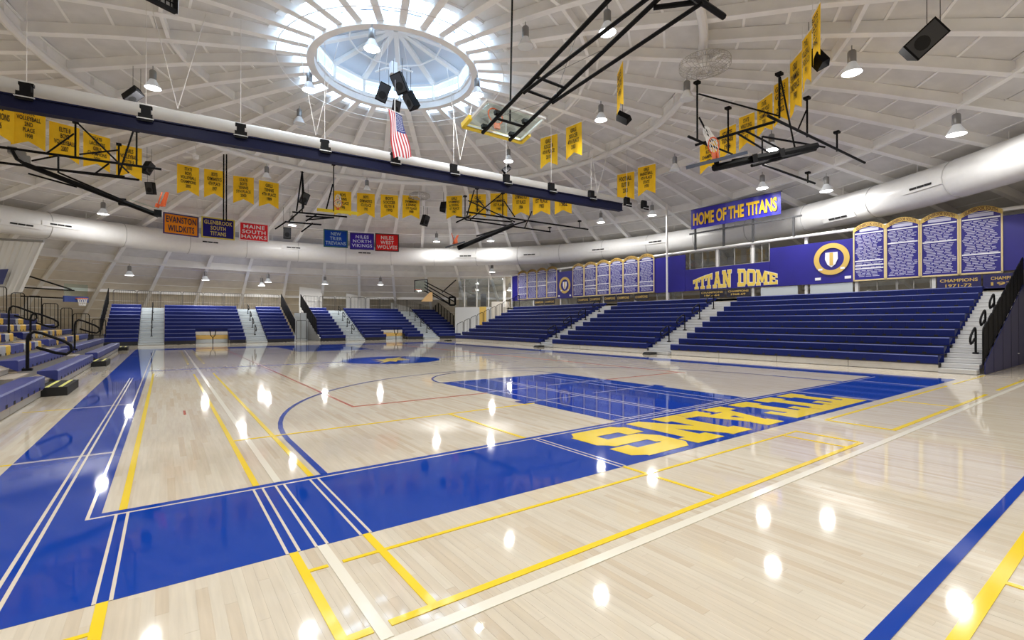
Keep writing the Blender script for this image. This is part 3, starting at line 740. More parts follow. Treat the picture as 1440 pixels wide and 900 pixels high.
# --- right bank
RB = Bank((18.4, 0, 0), (0, 1, 0), (1, 0, 0))
gS, gA, gH = 'navy bleacher sections of the right bank', 'aisle stairs of the right bank', 'handrails in the aisles of the right bank'
section(RB, -.72, 8.30, 'nearest and widest navy bleacher section of the right bank, below the title lettering', gS, KICK, m=NAVY)
section(RB, 9.60, 16.25, 'middle navy bleacher section of the right bank, between two pale aisle stairs', gS, KICK, m=NAVY)
section(RB, 17.45, 27.6, 'farthest navy bleacher section of the right bank, ending at the corner', gS, KICK, m=NAVY)
stairs(RB, 8.30, 9.60, 'pale aisle stairs between the nearest and middle right sections', gA, m=ALU, fine=True)
stairs(RB, 16.25, 17.45, 'pale aisle stairs between the middle and farthest right sections', gA, m=ALU, fine=True)
stairs(RB, -1.58, -.74, 'silver end stairs beside the dark blue side skirt of the right bank', gA, m=ALU, fine=True)
od = ['lowest', 'second', 'third', 'topmost']
for i, r in enumerate((1, 3, 5, 7)):
    aisle_rail(RB, 9.0, r, 'black loop handrail, %s in the aisle nearer the title lettering' % od[i], gH)
    aisle_rail(RB, 16.9, r, 'black loop handrail, %s in the aisle under the record boards' % od[i], gH)
for i, r in enumerate((1, 3, 5)): aisle_rail(RB, -1.36, r, 'black loop handrail, %s on the silver end stairs' % ('lowest', 'middle', 'topmost')[i], gH)
def slope_pts(bk, u, r0, r1, lift=.0):
    return [tuple(bk.p(u, RUN * r + .2, bk.z0 + bk.rise * r - .235 + lift)) for r in range(r0, r1 + 1)]
guard(slope_pts(RB, -1.62, 0, 10), 1.0, 'black stepped guard rail down the near end of the right bank', 'end guard rails', step=.10, seg=.6, pk=.035)
guard(slope_pts(RB, 27.75, 0, 10), 1.05, 'black stepped guard rail down the far end of the right bank', 'end guard rails', seg=.6)
sd = thing('side_skirt', 'dark blue vinyl skirt closing the near end of the right bank', 'skirt', (18.6, -1.66, 0))
MB().prism([(0.15, 0), (6.3, 0), (6.3, 2.75), (5.9, 2.72), (.45, .42), (.15, .3)], (18.4, -1.66, .01), (1, 0, 0), (0, 0, 1), (0, -.02, 0)).build('skirt_panel', mat('navy vinyl', (.010, .014, .10), .55, spec=.3), sd)
for i in range(4): MB().box(19.6 + i * 1.25, 19.61 + i * 1.25, -1.685, -1.678, .02, .9 + i * .55).build('skirt_seam', BLACK, sd)
MB().lathe([(.03, 0), (.03, .02)], 8, (23.2, -1.69, .4)).build('skirt_button', WHITE, sd)
for v, lb in ((9.05, 'at the foot of the aisle below the title lettering'), (16.9, 'at the foot of the aisle below the record boards'), (27.9, 'at the far corner of the right bank')):
    t = thing('rubber_stop', 'small black wedge on the floor ' + lb, 'wedge', (17.9, v, 0))
    MB().prism([(0, 0), (.5, 0), (.5, .10), (.1, .10)], (17.68, v - .2, .004), (1, 0, 0), (0, 0, 1), (0, .4, 0)).build('wedge_block', BLACKM, t)

# --- far bank, two blocks
FB = Bank((0, 33.2, 0), (1, 0, 0), (0, 1, 0))
gS, gA, gH = 'navy bleacher sections of the far bank', 'aisle stairs of the far bank', 'handrails in the aisles of the far bank'
BK_ = mat('black kick board', (.015, .015, .02), .6)
far_secs = [(-2.65, -1.0, None, 'narrow navy section at the left end of the left far block'), (.35, 4.95, (2.05, 3.97, 3), 'wide navy section with a yellow notch in the left far block'), (6.3, 8.1, None, 'narrow navy section at the right end of the left far block'),
            (10.0, 11.8, None, 'narrow navy section at the left end of the right far block'), (13.3, 18.4, (15.1, 17.0, 3), 'wide navy section with a yellow notch in the right far block'), (19.9, 22.3, None, 'navy section at the right end of the far bank, by the corner')]
for a, c, nt_, lb in far_secs:
    section(FB, a, c, lb, gS, BK_, modules=False, m=NAVY, notch=nt_)
    if nt_:
        t = thing('boarded_opening', 'white and yellow boarded opening in the ' + ('left' if a < 5 else 'right') + ' far bleacher block', 'panel', FB.p(nt_[0], 1.3, 0), 'boarded openings in the far bleachers')
        for z0, z1, m_ in ((.012, .26, STEPW), (.28, .56, mat('tan yellow board', (.66, .43, .12), .5)), (.58, .80, KICK)):
            b = MB(); FB.box(b, nt_[0] + .02, nt_[1] - .02, 1.2, 1.24, z0, z1); b.build('board', m_, t)
        t = thing('notch_rail', 'black post rail in front of the boarded opening of the ' + ('left' if a < 5 else 'right') + ' far block', 'railing', FB.p((nt_[0] + nt_[1]) / 2, .3, 0), 'post rails before the far openings')
        uc = (nt_[0] + nt_[1]) / 2; b = MB(); b.tube([FB.p(uc - .18, .3, .95), FB.p(uc - .12, .3, .55), FB.p(uc, .3, .40), FB.p(uc + .12, .3, .55), FB.p(uc + .18, .3, .95)], .03, 6); b.tube([FB.p(uc, .3, 0), FB.p(uc, .3, .42)], .03, 6); b.build('rail_post', BLACK, t)
for i, (a, c, lb) in enumerate(((-1.0, .35, 'left aisle stairs of the left far block'), (4.95, 6.3, 'right aisle stairs of the left far block'), (11.8, 13.3, 'left aisle stairs of the right far block'), (18.4, 19.9, 'right aisle stairs of the right far block, near the corner'))):
    stairs(FB, a, c, 'pale ' + lb, gA, m=STEPW, tread=STEPW)
    for k, r in enumerate((1, 3, 5, 7)): aisle_rail(FB, (a + c) / 2, r, '%s loop rail on the %s' % (od[k], lb), gH)
def far_back(u0, u1, lb): guard([tuple(FB.p(u0, 6.3, 2.5)), tuple(FB.p(u1, 6.3, 2.5))], 1.25, 'thin dark picket rail along the top of the ' + lb, 'picket rails behind the far blocks', m=mat('dark rail steel', (.06, .055, .05), .5), seg=1.35)
far_back(-2.65, 8.2, 'left far block'); far_back(10.0, 22.4, 'right far block')
ge = 'end guard rails'
for u, lb in ((-2.86, 'left end of the left far block'), (8.3, 'right end of the left far block'), (9.84, 'left end of the right far block'), (22.45, 'right end of the right far block')):
    guard(slope_pts(FB, u, 1, 10), 1.15, 'black stepped picket rail down the ' + lb, ge, step=.05 if u < 20 else .12, seg=.6, pk=.02 if u < 20 else .015)
for u, lb in ((9.93, 'left end of the right far block'),):
    t = thing('side_skirt', 'grey skirt closing the ' + lb, 'skirt', FB.p(u, 0, 0))
    P = [FB.p(u, .1, .01), FB.p(u, 6.2, .01), FB.p(u, 6.2, 2.4), FB.p(u, .1, .25)]; MB().add([*P, *[p - FB.a * .02 for p in P]], [(0, 1, 2, 3), (7, 6, 5, 4), (0, 4, 5, 1), (1, 5, 6, 2), (2, 6, 7, 3), (3, 7, 4, 0)]).build('skirt_panel', GREYM, t)

# --- left bank with the patterned seats
LB = Bank((-1.5, 0, 0), (0, 1, 0), (-1, 0, 0), rise=.238, z0=.40, rows=9)
PATT = {2: 'G5Y14B32G38Y44B50G54Y58B64B78G80Y84B91Y94B101G105Y111B140', 3: 'Y2B8G13Y20B44G48Y53B55G60Y68B70G73Y77B80Y86B140', 4: 'B8G13Y20B24G28Y37B52Y59B140', 5: 'Y5B22G26Y32B140', 6: 'Y2B140'}
import re
def colour(i, uc):
    if i not in PATT: return NAVYL if i < 2 else NAVY
    P = LB.p(uc, RUN * i, LB.z0 + LB.rise * i - .1) - EYE; D = P.dot(FW); px = 720 + F * P.dot(RT) / D if D > 0 else -1
    for c, x in re.findall(r'([A-Z])(\d+)', PATT[i]):
        if px < int(x): return {'G': SGRY, 'Y': SYEL, 'B': NAVYL if i < 3 else NAVY}[c]
    return NAVY
gS = 'bleacher sections of the left bank'
LKICK = mat('grey aluminium kick panel', (.40, .39, .37), .4, metal=.3)
section(LB, 1.2, 8.1, 'nearest blue bleacher section of the left bank, cut off by the frame', gS, LKICK, colour=colour, riser=LKICK)
section(LB, 9.5, 15.85, 'middle bleacher section of the left bank with blue, yellow and grey seats', gS, LKICK, colour=colour, riser=LKICK)
section(LB, 17.05, 27.0, 'farthest bleacher section of the left bank, ending by the black picket rails', gS, LKICK, colour=colour, riser=LKICK)
for a, c, lb in ((8.1, 9.5, 'nearer'), (15.85, 17.05, 'farther')): stairs(LB, a, c, 'low plywood aisle stairs of the left bank, the %s of two' % lb, 'aisle stairs of the left bank', rows=9, m=LKICK, tread=mat('tread plywood', (.40, .35, .29), .5))
for u, r, zb, k, lb in ((8.25, .28, .5, 1., 'nearest black loop handrail of the left bank, low in the nearer aisle'), (16.0, 2.1, .66, 1.32, 'tall black loop handrail behind the nearest one, in the farther aisle of the left bank'), (16.9, .62, .5, 1.36, 'tall black loop handrail at the foot of the farther aisle of the left bank'),
                        (16.75, 3.2, .95, 1.3, 'upper black loop handrail in the farther aisle of the left bank'), (16.4, 5.2, 1.4, 1.3, 'highest black loop handrail in the farther aisle of the left bank')):
    aisle_rail(LB, u, r, lb, 'handrails of the left bank', zb, k)
def gpx(x0, x1, yt, yb, lb, V=27.3):
    a, c = ony(x0, (yt + yb) / 2, V), ony(x1, (yt + yb) / 2, V); zb = ony(x0, yb, V).z; zt = ony(x0, yt, V).z
    guard([(a.x, V, zb), (c.x, V, zb)], zt - zb, lb, ge, seg=abs(c.x - a.x), step=.14, pk=.016)
gpx(101, 127, 441, 472, 'lowest and nearest-to-court black picket guard at the end of the left bank')
gpx(84, 103, 433, 466, 'plain black picket guard between the two lower guards of the left bank')
gpx(58, 83, 426.5, 462, 'middle round-cornered black picket guard at the end of the left bank')
gpx(37, 60, 416, 455, 'second highest black picket guard at the end of the left bank')
gpx(14, 36, 411.5, 447, 'highest whole black picket guard at the end of the left bank')
gpx(-14, 11, 403, 440, 'black picket guard cut off by the left edge of the view')
gpx(128, 150, 449, 474, 'low black picket fence between the left bank and the far block', 29.5)
t = thing('barrier', 'low black padded barrier between the left bank and the far block', 'barrier', (-3.2, 31.5, 0)); MB().box(-4.2, -2.9, 31.2, 31.4, .01, .75).build('barrier_pad', BLACKM, t)
for i, (v0, v1, lb) in enumerate(((8.05, 9.55, 'nearest'), (15.75, 17.2, 'middle'), (26.8, 27.9, 'farthest'))):
    t = thing('floor_step', 'low black step box with yellow edge strips beside the left bleachers, %s of three' % lb, 'step', (-1.5, v0, 0), 'step boxes along the left bank')
    MB().box(-1.62, -1.17, v0, v1, .004, .17).build('step_box', BLACKM, t)
    for x in (-1.48, -1.28): MB().box(x - .028, x + .028, v0 + .06, v1 - .06, .17, .176).build('tread_strip', mat('pale yellow strip', (.75, .72, .18), .5), t)

# ================================================================== FAR END: doors, wall boxes, hoops on the walls
for i, (x0, x1, y0) in enumerate(((421, 453, 402), (487, 520, 402), (550, 583, 402), (200, 232, 0), (285, 318, 0))):
    if not y0: continue
    V = 40.6; a, c = ony(x0, 420, V), ony(x1, 420, V); zt = ony(x0, y0, V).z
    b = MB(); b.box(a.x, c.x, V, V + .1, .0, zt); o = b.build('wall_bay_%d' % (i + 1), mat('bright white wall paint', (.80, .79, .76), .6)); o['kind'] = 'structure'
    b = MB(); b.box(a.x, c.x, V - .03, V + .005, zt - 1.32, zt - 1.26); b.build('trim_strip', STEEL, o)
V = 37.2; a, c = ony(414, 460, V), ony(439, 460, V); zt = ony(420, 440, V).z
d = MB().box(a.x, c.x, V, V + .08, 0.0, zt).build('door_1', mat('pale blue door paint', (.62, .67, .70), .5)); d['kind'] = 'structure'
for f in (.33, .66): MB().box(a.x + (c.x - a.x) * f - .015, a.x + (c.x - a.x) * f + .015, V - .012, V, .0, zt).build('door_seam', GREYM, d)
guard([(max(a.x, 8.42), V - .5, .05), (min(c.x, 9.75), V - .5, .05)], 1.55, 'low black picket gate before the pale door in the far gap', 'gates', seg=.65, step=.3)
for x, y in ((115, 391), (210, 395), (293, 399.5), (438, 404.5), (503, 405.5), (566, 406.5)):
    P = atdome(x, y, -.55); dd = Vector((P.x - 7.62, P.y - 13, 0)).normalized(); s = Vector((-dd.y, dd.x, 0))
    t = thing('wall_vent', 'small dark vent on the far wall, ' + {115: 'the left above the wall hoop', 210: 'the bay left of the left block', 293: 'the pale bay over the left block', 438: 'the pale bay over the gap', 503: 'the pale bay left of the far right hoop', 566: 'the pale bay beside the far right hoop'}[x], 'vent', P, 'vents on the far wall')
    MB().obox(P, s * .22, dd * .10, (0, 0, .08)).build('vent_box', DARKG, t)
def hoop_set(t, c, nrm, right, r=.23, m=ORANGE):
    c, nrm, right = Vector(c), Vector(nrm).normalized(), Vector(right).normalized(); up = right.cross(nrm); up = up if up.z >= -2 else -up
    k = c + nrm * .38; b = MB(); b.tube([k + (nrm * math.cos(2 * math.pi * i / 20) + right * math.sin(2 * math.pi * i / 20)) * r for i in range(20)], .02, 6, True)
    b.bar(c, k - nrm * r, .16, .06); b.build('rim', m, t)
    return k, up
def net(t, k, nrm, right, dn, r=.22, ln=.42):
    b = MB(); n_ = 12
    lev = [(r, 0), (r * .86, .33), (r * .72, .66), (r * .66, 1)]
    P = lambda i, j: k + (nrm * math.cos(2 * math.pi * (i + .5 * j) / n_) + right * math.sin(2 * math.pi * (i + .5 * j) / n_)) * lev[j][0] + dn * (ln * lev[j][1])
    for j in range(3):
        for i in range(n_):
            b.bar(P(i, j), P(i, j + 1), .012, .012); b.bar(P(i + 1, j), P(i, j + 1), .012, .012)
    b.build('net', NET, t)['kind'] = 'stuff'
# left wall hoop
c = atd(107, 412, 27.5); t = thing('wall_hoop', 'small basketball hoop on long wall arms at the far left', 'basketball hoop', c)
ax = (RT - FW * .12).normalized(); ax.z = 0; sd_ = Vector((-ax.y, ax.x, 0))
b = MB(); b.obox(c, ax * .025, sd_ * .65, (0, 0, .5)); b.build('backboard', BOARDG, t)
b = MB(); b.obox(c + Vector((0, 0, -.36)), ax * .05, sd_ * .68, (0, 0, .17)); b.build('board_padding', mat('navy pad', (.03, .06, .25), .5), t)
k, _ = hoop_set(t, c + Vector((0, 0, -.32)) + ax * .03, ax, sd_); net(t, k, ax, sd_, Vector((0, 0, -1)))
b = MB()
for x, y, x2, y2 in ((104, 408.5, 28, 404), (104, 420, 30, 416.5), (100, 407, 40, 388)): b.tube([atd(x, y, 27.6), atd(x2, y2, 29)], .045, 6)
b.build('wall_arm', BLACK, t)
# right wall hoop near the corner
c = atd(592, 402, 41); t = thing('wall_hoop', 'glass basketball hoop on slanting arms above the far right block', 'basketball hoop', c)
ax = Vector((-.80, -.25, 0)).normalized(); sd_ = Vector((-ax.y, ax.x, 0))
b = MB(); b.obox(c, ax * .025, sd_ * .8, (0, 0, .5)); b.build('backboard', BOARDG, t)
b = MB()
for s1, s2, s3, s4 in ((-1, -1, 1, -1), (1, -1, 1, 1), (1, 1, -1, 1), (-1, 1, -1, -1)): b.bar(c + sd_ * .8 * s1 + Vector((0, 0, .5 * s2)), c + sd_ * .8 * s3 + Vector((0, 0, .5 * s4)), .05, .05)
b.build('board_frame', BLACK, t)
k, _ = hoop_set(t, c + Vector((0, 0, -.35)), ax, sd_)
b = MB()
for x, y, x2, y2 in ((597, 396, 640, 418), (597, 400, 640, 425), (597, 409, 632, 428), (597, 404, 636, 430), (622, 411, 634, 400), (634, 400, 641, 394)): b.tube([atd(x, y, 41.3), atd(x2, y2, 43.5)], .05, 6)
b.build('wall_arm', BLACK, t)
b = MB()
for x, y, x2, y2 in ((632, 418, 640, 418), (640, 418, 640, 429), (640, 429, 632, 429), (632, 429, 632, 418)): b.tube([atd(x, y, 43.4), atd(x2, y2, 43.4)], .09, 6)
b.build('wall_bracket', BLACK, t)
P = [atd(592, 424, 40.2), atd(608, 424, 40.2), atd(608, 411, 40.2), atd(604, 411, 40.2)]
t = thing('tan_panel', 'tan wedge-shaped board standing behind the rail of the far right block', 'board', P[0]); MB().add([*P, *[p + FW * .1 for p in P]], [(0, 1, 2, 3), (7, 6, 5, 4), (0, 4, 5, 1), (1, 5, 6, 2), (2, 6, 7, 3), (3, 7, 4, 0)]).build('board', mat('tan board', (.62, .40, .18), .6), t)
# white curtain gathered at the left
t = thing('side_curtain', 'off white curtain with a navy patch drawn aside behind the left bleachers', 'curtain', atd(10, 410, 25.))
b = MB(); n_ = 40; vs = []; ra, rb_ = atd(-45, 336, 24.2), atd(62, 341, 24.8); ba, bb = atd(-60, 425, 24.0), atd(29, 412, 24.6)
for i in range(n_ + 1):
    f = i / n_; T_, B2 = ra.lerp(rb_, f), ba.lerp(bb, f); wv = FW * (.10 * math.sin(i * 1.9) + .05 * math.sin(i * .7))
    for j in range(5): vs.append(T_.lerp(B2, j / 4) + wv * (.4 + .6 * j / 4))
cu_ = b.add(vs, [(5 * i + j, 5 * i + j + 1, 5 * i + j + 6, 5 * i + j + 5) for i in range(n_) for j in range(4)]).build('curtain_cloth', CURT, t, True)
b = MB(); vs = []
for i in range(13):
    f = .37 + .36 * i / 12; T_, B2 = ra.lerp(rb_, f), ba.lerp(bb, f)
    for j in (.52, .80): vs.append(T_.lerp(B2, j) - FW * .24)
b.add(vs, [(2 * i, 2 * i + 1, 2 * i + 3, 2 * i + 2) for i in range(12)]).build('navy_patch', mat('navy patch cloth', (.05, .06, .18), .7), cu_)
b = MB(); b.tube([ra + Vector((0, 0, .06)), rb_ + Vector((0, 0, .06))], .06, 8); b.build('curtain_rod', GREYM, t)

# ================================================================== THINGS HUNG FROM THE DOME
# divider roll and beam
bl_, br_ = Vector((-7.5, 13.45, 7.2)), Vector((18.9, 11.55, 7.2))
def bx(px):   # point of the beam's line seen at column px
    d = ray(px, 0); n_ = (br_ - bl_); den = n_.x * d.y - n_.y * d.x
    s_ = ((EYE.x - bl_.x) * d.y - (EYE.y - bl_.y) * d.x) / den; return bl_ + n_ * s_
t = thing('divider_beam', 'long navy beam with black clamps hanging across the whole hall', 'beam', (bl_ + br_) / 2); t['group'] = 'curtain divider'
NVB = mat('navy beam paint', (.004, .006, .034), .5, spec=.2)
dn = (br_ - bl_).normalized(); yv = Vector((-dn.y, dn.x, 0))
b = MB(); b.obox((bl_ + br_) / 2, (br_ - bl_) / 2, yv * .10, (0, 0, .17)); b.build('beam_body', NVB, t)
for z in (-.17, .17): MB().obox((bl_ + br_) / 2 + Vector((0, 0, z)), (br_ - bl_) / 2, yv * .15, (0, 0, .018)).build('beam_flange', NVB, t)
first = None
for px in (38, 206, 339, 457, 555, 638, 712, 775, 831, 881, 905):
    p = bx(px); b = MB(); q = p + Vector((0, 0, .17))
    b.obox(q + Vector((0, 0, .17)), dn * .11, yv * .12, (0, 0, .17)); b.obox(q + Vector((0, 0, .36)), dn * .15, yv * .06, (0, 0, .04)); b.obox(q - yv * .17 + Vector((0, 0, .0)), dn * .17, yv * .02, (0, 0, .11)); b.build('clamp', BLACK, t)
    MB().obox(q - yv * .18 - Vector((0, 0, .03)), dn * .20, yv * .03, (0, 0, .012)).build('clamp_plate', ALU, t)
    MB().bar(q + Vector((0, 0, .38)), (q.x, q.y, zr(radius(q)) + .1), .015, .015).build('hanger_cable', STEEL, t)
rl, rr_ = atz(-60, 106, 7.86), atz(893, 287, 7.95)
t = thing('curtain_roll', 'thick white divider curtain rolled up above the navy beam', 'curtain', (rl + rr_) / 2)
MB().tube([rl.lerp(rr_, i / 40) for i in range(41)], [.205 + .008 * math.sin(i * 2.3) for i in range(41)], 14).build('roll_cloth', CURT, t, True)
for x, y in ((647, 225), (444, 190), (840, 272), (250, 153)):
    p = atz(x, y, 7.9); P = [p]
    b = MB(); rp = radius(p)
    b.bar(p, (p.x - .7, p.y - .2, zr(rp) + .1), .018, .018); b.bar(p, (p.x + .7, p.y - .2, zr(rp) + .1), .018, .018); b.build('lifting_strap', STEEL, t)

# flag hanging from the middle
t = thing('flag', 'red, white and blue striped flag with stars hung vertically under the oculus', 'flag', atd(563, 155, 18.5))
D_ = 17.2; tl, tr, brr, bll = atd(546, 153, D_), atd(565, 163, D_ + .75), atd(580, 222, D_ + .75), atd(552, 221, D_)
def fp(s, q):
    p = tl.lerp(tr, s).lerp(bll.lerp(brr, s), q); return p + FW * (.07 * math.sin(s * 9 + q * 2) * (.3 + q)) + RT * (.03 * math.sin(q * 7 + s * 3))
b = MB(); NS, NQ = 26, 14; vs = [fp(i / NS, j / NQ) for i in range(NS + 1) for j in range(NQ + 1)]
for i in range(NS):
    for j in range(NQ):
        st_ = (i // 2); mi = 2 if (i >= 12 and j < 6) else (0 if st_ % 2 == 0 else 1)
        b.f.append((i * (NQ + 1) + j, i * (NQ + 1) + j + 1, (i + 1) * (NQ + 1) + j + 1, (i + 1) * (NQ + 1) + j)); b.m.append(mi)
b.v = [tuple(v) for v in vs]
fo = b.build('flag_cloth', [mat('flag red', (.42, .015, .02), .7), mat('flag white', (.66, .66, .68), .7), mat('flag blue', (.018, .03, .17), .7)], t)
b = MB()
for r in range(9):
    for c_ in range(6 if r % 2 == 0 else 5):
        s_ = .49 + .47 * ((c_ + (.5 if r % 2 == 0 else 1)) / 6); q = .03 + .37 * (r + .5) / 9; p = fp(s_, q) - FW * .02
        pts = []
        for i in range(10):
            a = math.pi * i / 5; rr = .022 if i % 2 == 0 else .009; pts.append(p + RT * (rr * math.sin(a)) + Vector((0, 0, rr * math.cos(a))))
        b.add([p] + pts, [(0, i + 1, (i + 1) % 10 + 1) for i in range(10)])
b.build('stars', WHITE, fo)['kind'] = 'stuff'
b = MB(); b.tube([tl - RT * .1 + Vector((0, 0, .03)), tr + RT * .05 + Vector((0, 0, .03))], .02, 6); b.build('flag_pole', STEEL, t)
b = MB(); b.bar(tl.lerp(tr, .5) + Vector((0, 0, .03)), tl.lerp(tr, .5) + Vector((0, 0, 1.2)), .012, .012); b.build('flag_cord', STEEL, t)

# loudspeakers
def speaker(P, yaw, pitch, s, label, roll=0., cord=True, cat='loudspeaker'):
    t = thing('loudspeaker', label, cat, P, 'hung loudspeakers'); Mx = Matrix.Rotation(yaw, 3, 'Z') @ Matrix.Rotation(pitch, 3, 'X') @ Matrix.Rotation(roll, 3, 'Y')
    X, Y, Z = (Mx @ Vector(v) for v in ((1, 0, 0), (0, 1, 0), (0, 0, 1)))
    pr = [(-.23, -.2), (.23, -.2), (.14, .2), (-.14, .2)]
    MB().prism([(p[0] * s, p[1] * s) for p in pr], P - Z * .36 * s, X, Y, Z * .72 * s).build('cabinet', BLACK, t)
    MB().obox(P - Y * .205 * s, X * .2 * s, Y * .008, Z * .32 * s).build('grille', DARKG, t)
    MB().lathe([(.13 * s, 0), (.15 * s, .004)], 14, (0, 0, 0)).build('cone', BLACKM, t).matrix_basis = Matrix.Translation(P - t.location - Y * .216 * s - Z * .10 * s) @ Mx.to_4x4() @ Matrix.Rotation(R_(90), 4, 'X')
    b = MB(); top = P + Z * .3 * s
    for q in (-1, 1):
        a = P + X * .2 * s * q + Z * .25 * s; b.bar(a, (a.x, a.y, max(a.z + .2, min(zr(radius(a)) + .05, a.z + 1.2))), .012, .012)
    b.build('hanging_wire', BLACK, t); return t
SP = [(1297, 57, -.95, .35, 1.08, 'big black loudspeaker high at the right over the bleachers', .8), (877, 165, 2.2, .35, .75, 'black loudspeaker under the edge-on yellow banner', .9), (186, 133, .6, .9, .8, 'flat black loudspeaker above the white roll at the left', .3), (712, 238, 1.0, .9, .62, 'flat black loudspeaker just above the white roll at the middle', .2), (213, 265, -.6, .2, .85, 'small black loudspeaker above the orange pennant', 0), (427, 279, .2, .2, .95, 'small black loudspeaker beside the far goal frame', .3), (207, 236, .9, .2, .8, 'black loudspeaker at the end of the left goal frame', .4),
      (597, 310, .3, .2, 1.0, 'round-backed black loudspeaker below the far banners', .2), (403, 328, .0, .1, .85, 'black loudspeaker between the red and blue pennants', 0), (623, 291, 1.0, .1, .9, 'black loudspeaker beside the group of five far banners', .6), (1151, 82, 2.2, .3, .75, 'black loudspeaker half hidden behind the near yellow banners', .5)]
for x, y, yw, pt_, s, lb, rl_ in SP: speaker(atd(x, y, 26.5) if x == 403 else atdome(x, y, .95), yw, pt_, s, lb, rl_)
P = atd(553, 128, 18.6)
for dx, dz, yw, s, lb in ((-.46, .0, .5, .95, 'left'), (.42, .02, -.25, 1.0, 'middle'), (.68, -.30, -.8, .9, 'right'), (-.05, -.30, .1, .7, 'lowest')):
    tt = speaker(P + RT * dx + Vector((0, 0, dz)) + FW * {'lowest': .75, 'middle': -.55, 'left': .1, 'right': .15}[lb], -YAW + yw, .45, s, '%s loudspeaker of the black cluster under the oculus' % lb, .25 * (-1 if dx > .2 else 1)); tt['group'] = 'loudspeaker cluster'
t = thing('speaker_yoke', 'white steel yoke carrying the loudspeaker cluster under the oculus', 'bracket', P)
b = MB(); q = P + Vector((0, 0, .74)); b.tube([q - RT * .7, q - RT * .3 + Vector((0, 0, .15)), q + RT * .4 + Vector((0, 0, .12)), q + RT * .75], .035, 6); b.build('yoke_bar', STEEL, t)
b = MB(); b.box(q.x - .12, q.x + .12, q.y - .12, q.y + .12, q.z - .1, q.z + .35); b.build('hoist_box', WHITE, t)
b = MB()
for dx in (-.6, -.3, .3, .6): b.bar(q + RT * dx, (q + RT * dx * .6).to_tuple()[:2] + (12.4,), .012, .012)
b.build('hoist_cable', STEEL, t)

# high bay lamps: one of each kind, then copies
def make_lamp(lit):
    t = thing('high_bay_lamp', 'lamp', 'lamp', (0, 0, -50), world=False); k = .25
    kid(MB().lathe([(.10, .30), (.11, .32), (.11, .60), (.08, .64)], 12).build('lamp_housing', GREYM, t, True))
    kid(MB().lathe([(.25, .0), (.23, .06), (.15, .20), (.10, .30)], 16, cap=False).build('reflector', REFL if not lit else mat('glowing reflector', (.62, .64, .66), .3, emit=.22), t, True))
    kid(MB().lathe([(.0, .004), (.245, .004)], 16, cap=False).build('lens', LENS if lit else LENSO, t))
    kid(MB().bar((0, 0, .64), (0, 0, .79), .025, .025).build('hook', GREYM, t)); return t
lit0, off0 = make_lamp(True), make_lamp(False); nl = {}
def lamp(P, label, group, lit=True):
    rr = radius(P)
    if rr < 3.7 or min(abs(rr - q) for q in (11.1, 19.3, 26.1, 23.6)) < .7: P.z -= .27 if 10.4 < rr < 11.8 else .16
    key = 'l' if lit else 'o'
    if key not in nl: o = lit0 if lit else off0; nl[key] = 1; o.location = P; o['label'] = label; o['group'] = group
    else: o = dup(lit0 if lit else off0, P, 0, label, group)
    # a lamp gives its light from just below its own lens
    if lit:
        L = bpy.data.lights.new('lamp_light', 'AREA'); L.shape = 'DISK'; L.size = .44; L.energy = LAMP_W; L.color = (1, .985, .955)
        lo = bpy.data.objects.new('lamp_light', L); C.objects.link(lo); lo.parent = o; lo.location = (0, 0, -.02)
    return o
gL = 'lit high bay lamps'
LA_ = [(215, 124, 'above the white roll at the left'), (435, 121, 'at the left edge of the oculus'), (523, 62, 'hanging in front of the oculus'), (671, 128, 'at the right edge of the oculus'), (854, 46, 'between the bars of the big folded goal frame'), (845, 169, 'beside the loudspeaker under the edge-on banner'), (715, 227, 'just above the roll beside a flat loudspeaker'), (1198, 103, 'right of the near yellow banners'), (1345, 182, 'above the duct at the far right'), (1085, 211, 'behind the right goal frame'), (1072, 265, 'left of two above the home banner'), (1162, 264, 'right of two above the home banner'),
       (145, 297, 'above the duct left of the orange pennant'), (614, 340, 'left of two above the far duct'), (690, 339, 'right of two above the far duct'), (845, 313, 'above the left run of record boards'), (917, 303, 'beside the slim pole above the boards'), (411, 317, 'between the red and the blue pennants'), (341, 362, 'just below the duct under the red pennant'), (182, 384, 'on the lower ring at the left end of the far wall'), (289, 391, 'on the lower ring over the left far block'), (377, 394, 'on the lower ring over the right stairs of the left block'), (457, 397, 'on the lower ring over the gap between blocks'), (535, 398, 'on the lower ring over the right far block')]
for x, y, lb in LA_: lamp(atdome(x, y, .87), 'lit high bay lamp ' + lb, gL)
for x, y in ((692, 380), (717, 406), (368, 402)): lamp(atdome(x, y, .87), 'small lit lamp ' + {692: 'above the glazed corner', 717: 'beside the left end of the blue wall', 368: 'low on the far wall over the left block'}[x], gL)
for x, y, lb in ((421, 174, 'above the roll between flag and left edge'), (375, 244, 'behind the beam over the left yellow banners'), (516, 262, 'behind the beam over the middle yellow banners'), (739, 66, 'beside the long black drop pole'), (949, 239, 'right of the pair of far right banners'), (966, 129, 'below the caged fan')):
    lamp(atdome(x, y, .87), 'unlit high bay lamp ' + lb, 'unlit high bay lamps', False)
for az, R in ((-105, 8.5), (-150, 8.5), (-85, 16.5), (-108, 16.5), (-130, 16.5), (-152, 16.5), (-174, 16.5), (165, 17.5), (148, 17.5), (-62, 18.5), (-95, 18), (-120, 19), (-145, 19), (-170, 19), (170, 25), (150, 25), (-70, 25)):
    p = dome(az, R, -.87); lamp(p, 'lit high bay lamp of the rows outside the view', 'lamps outside the view')

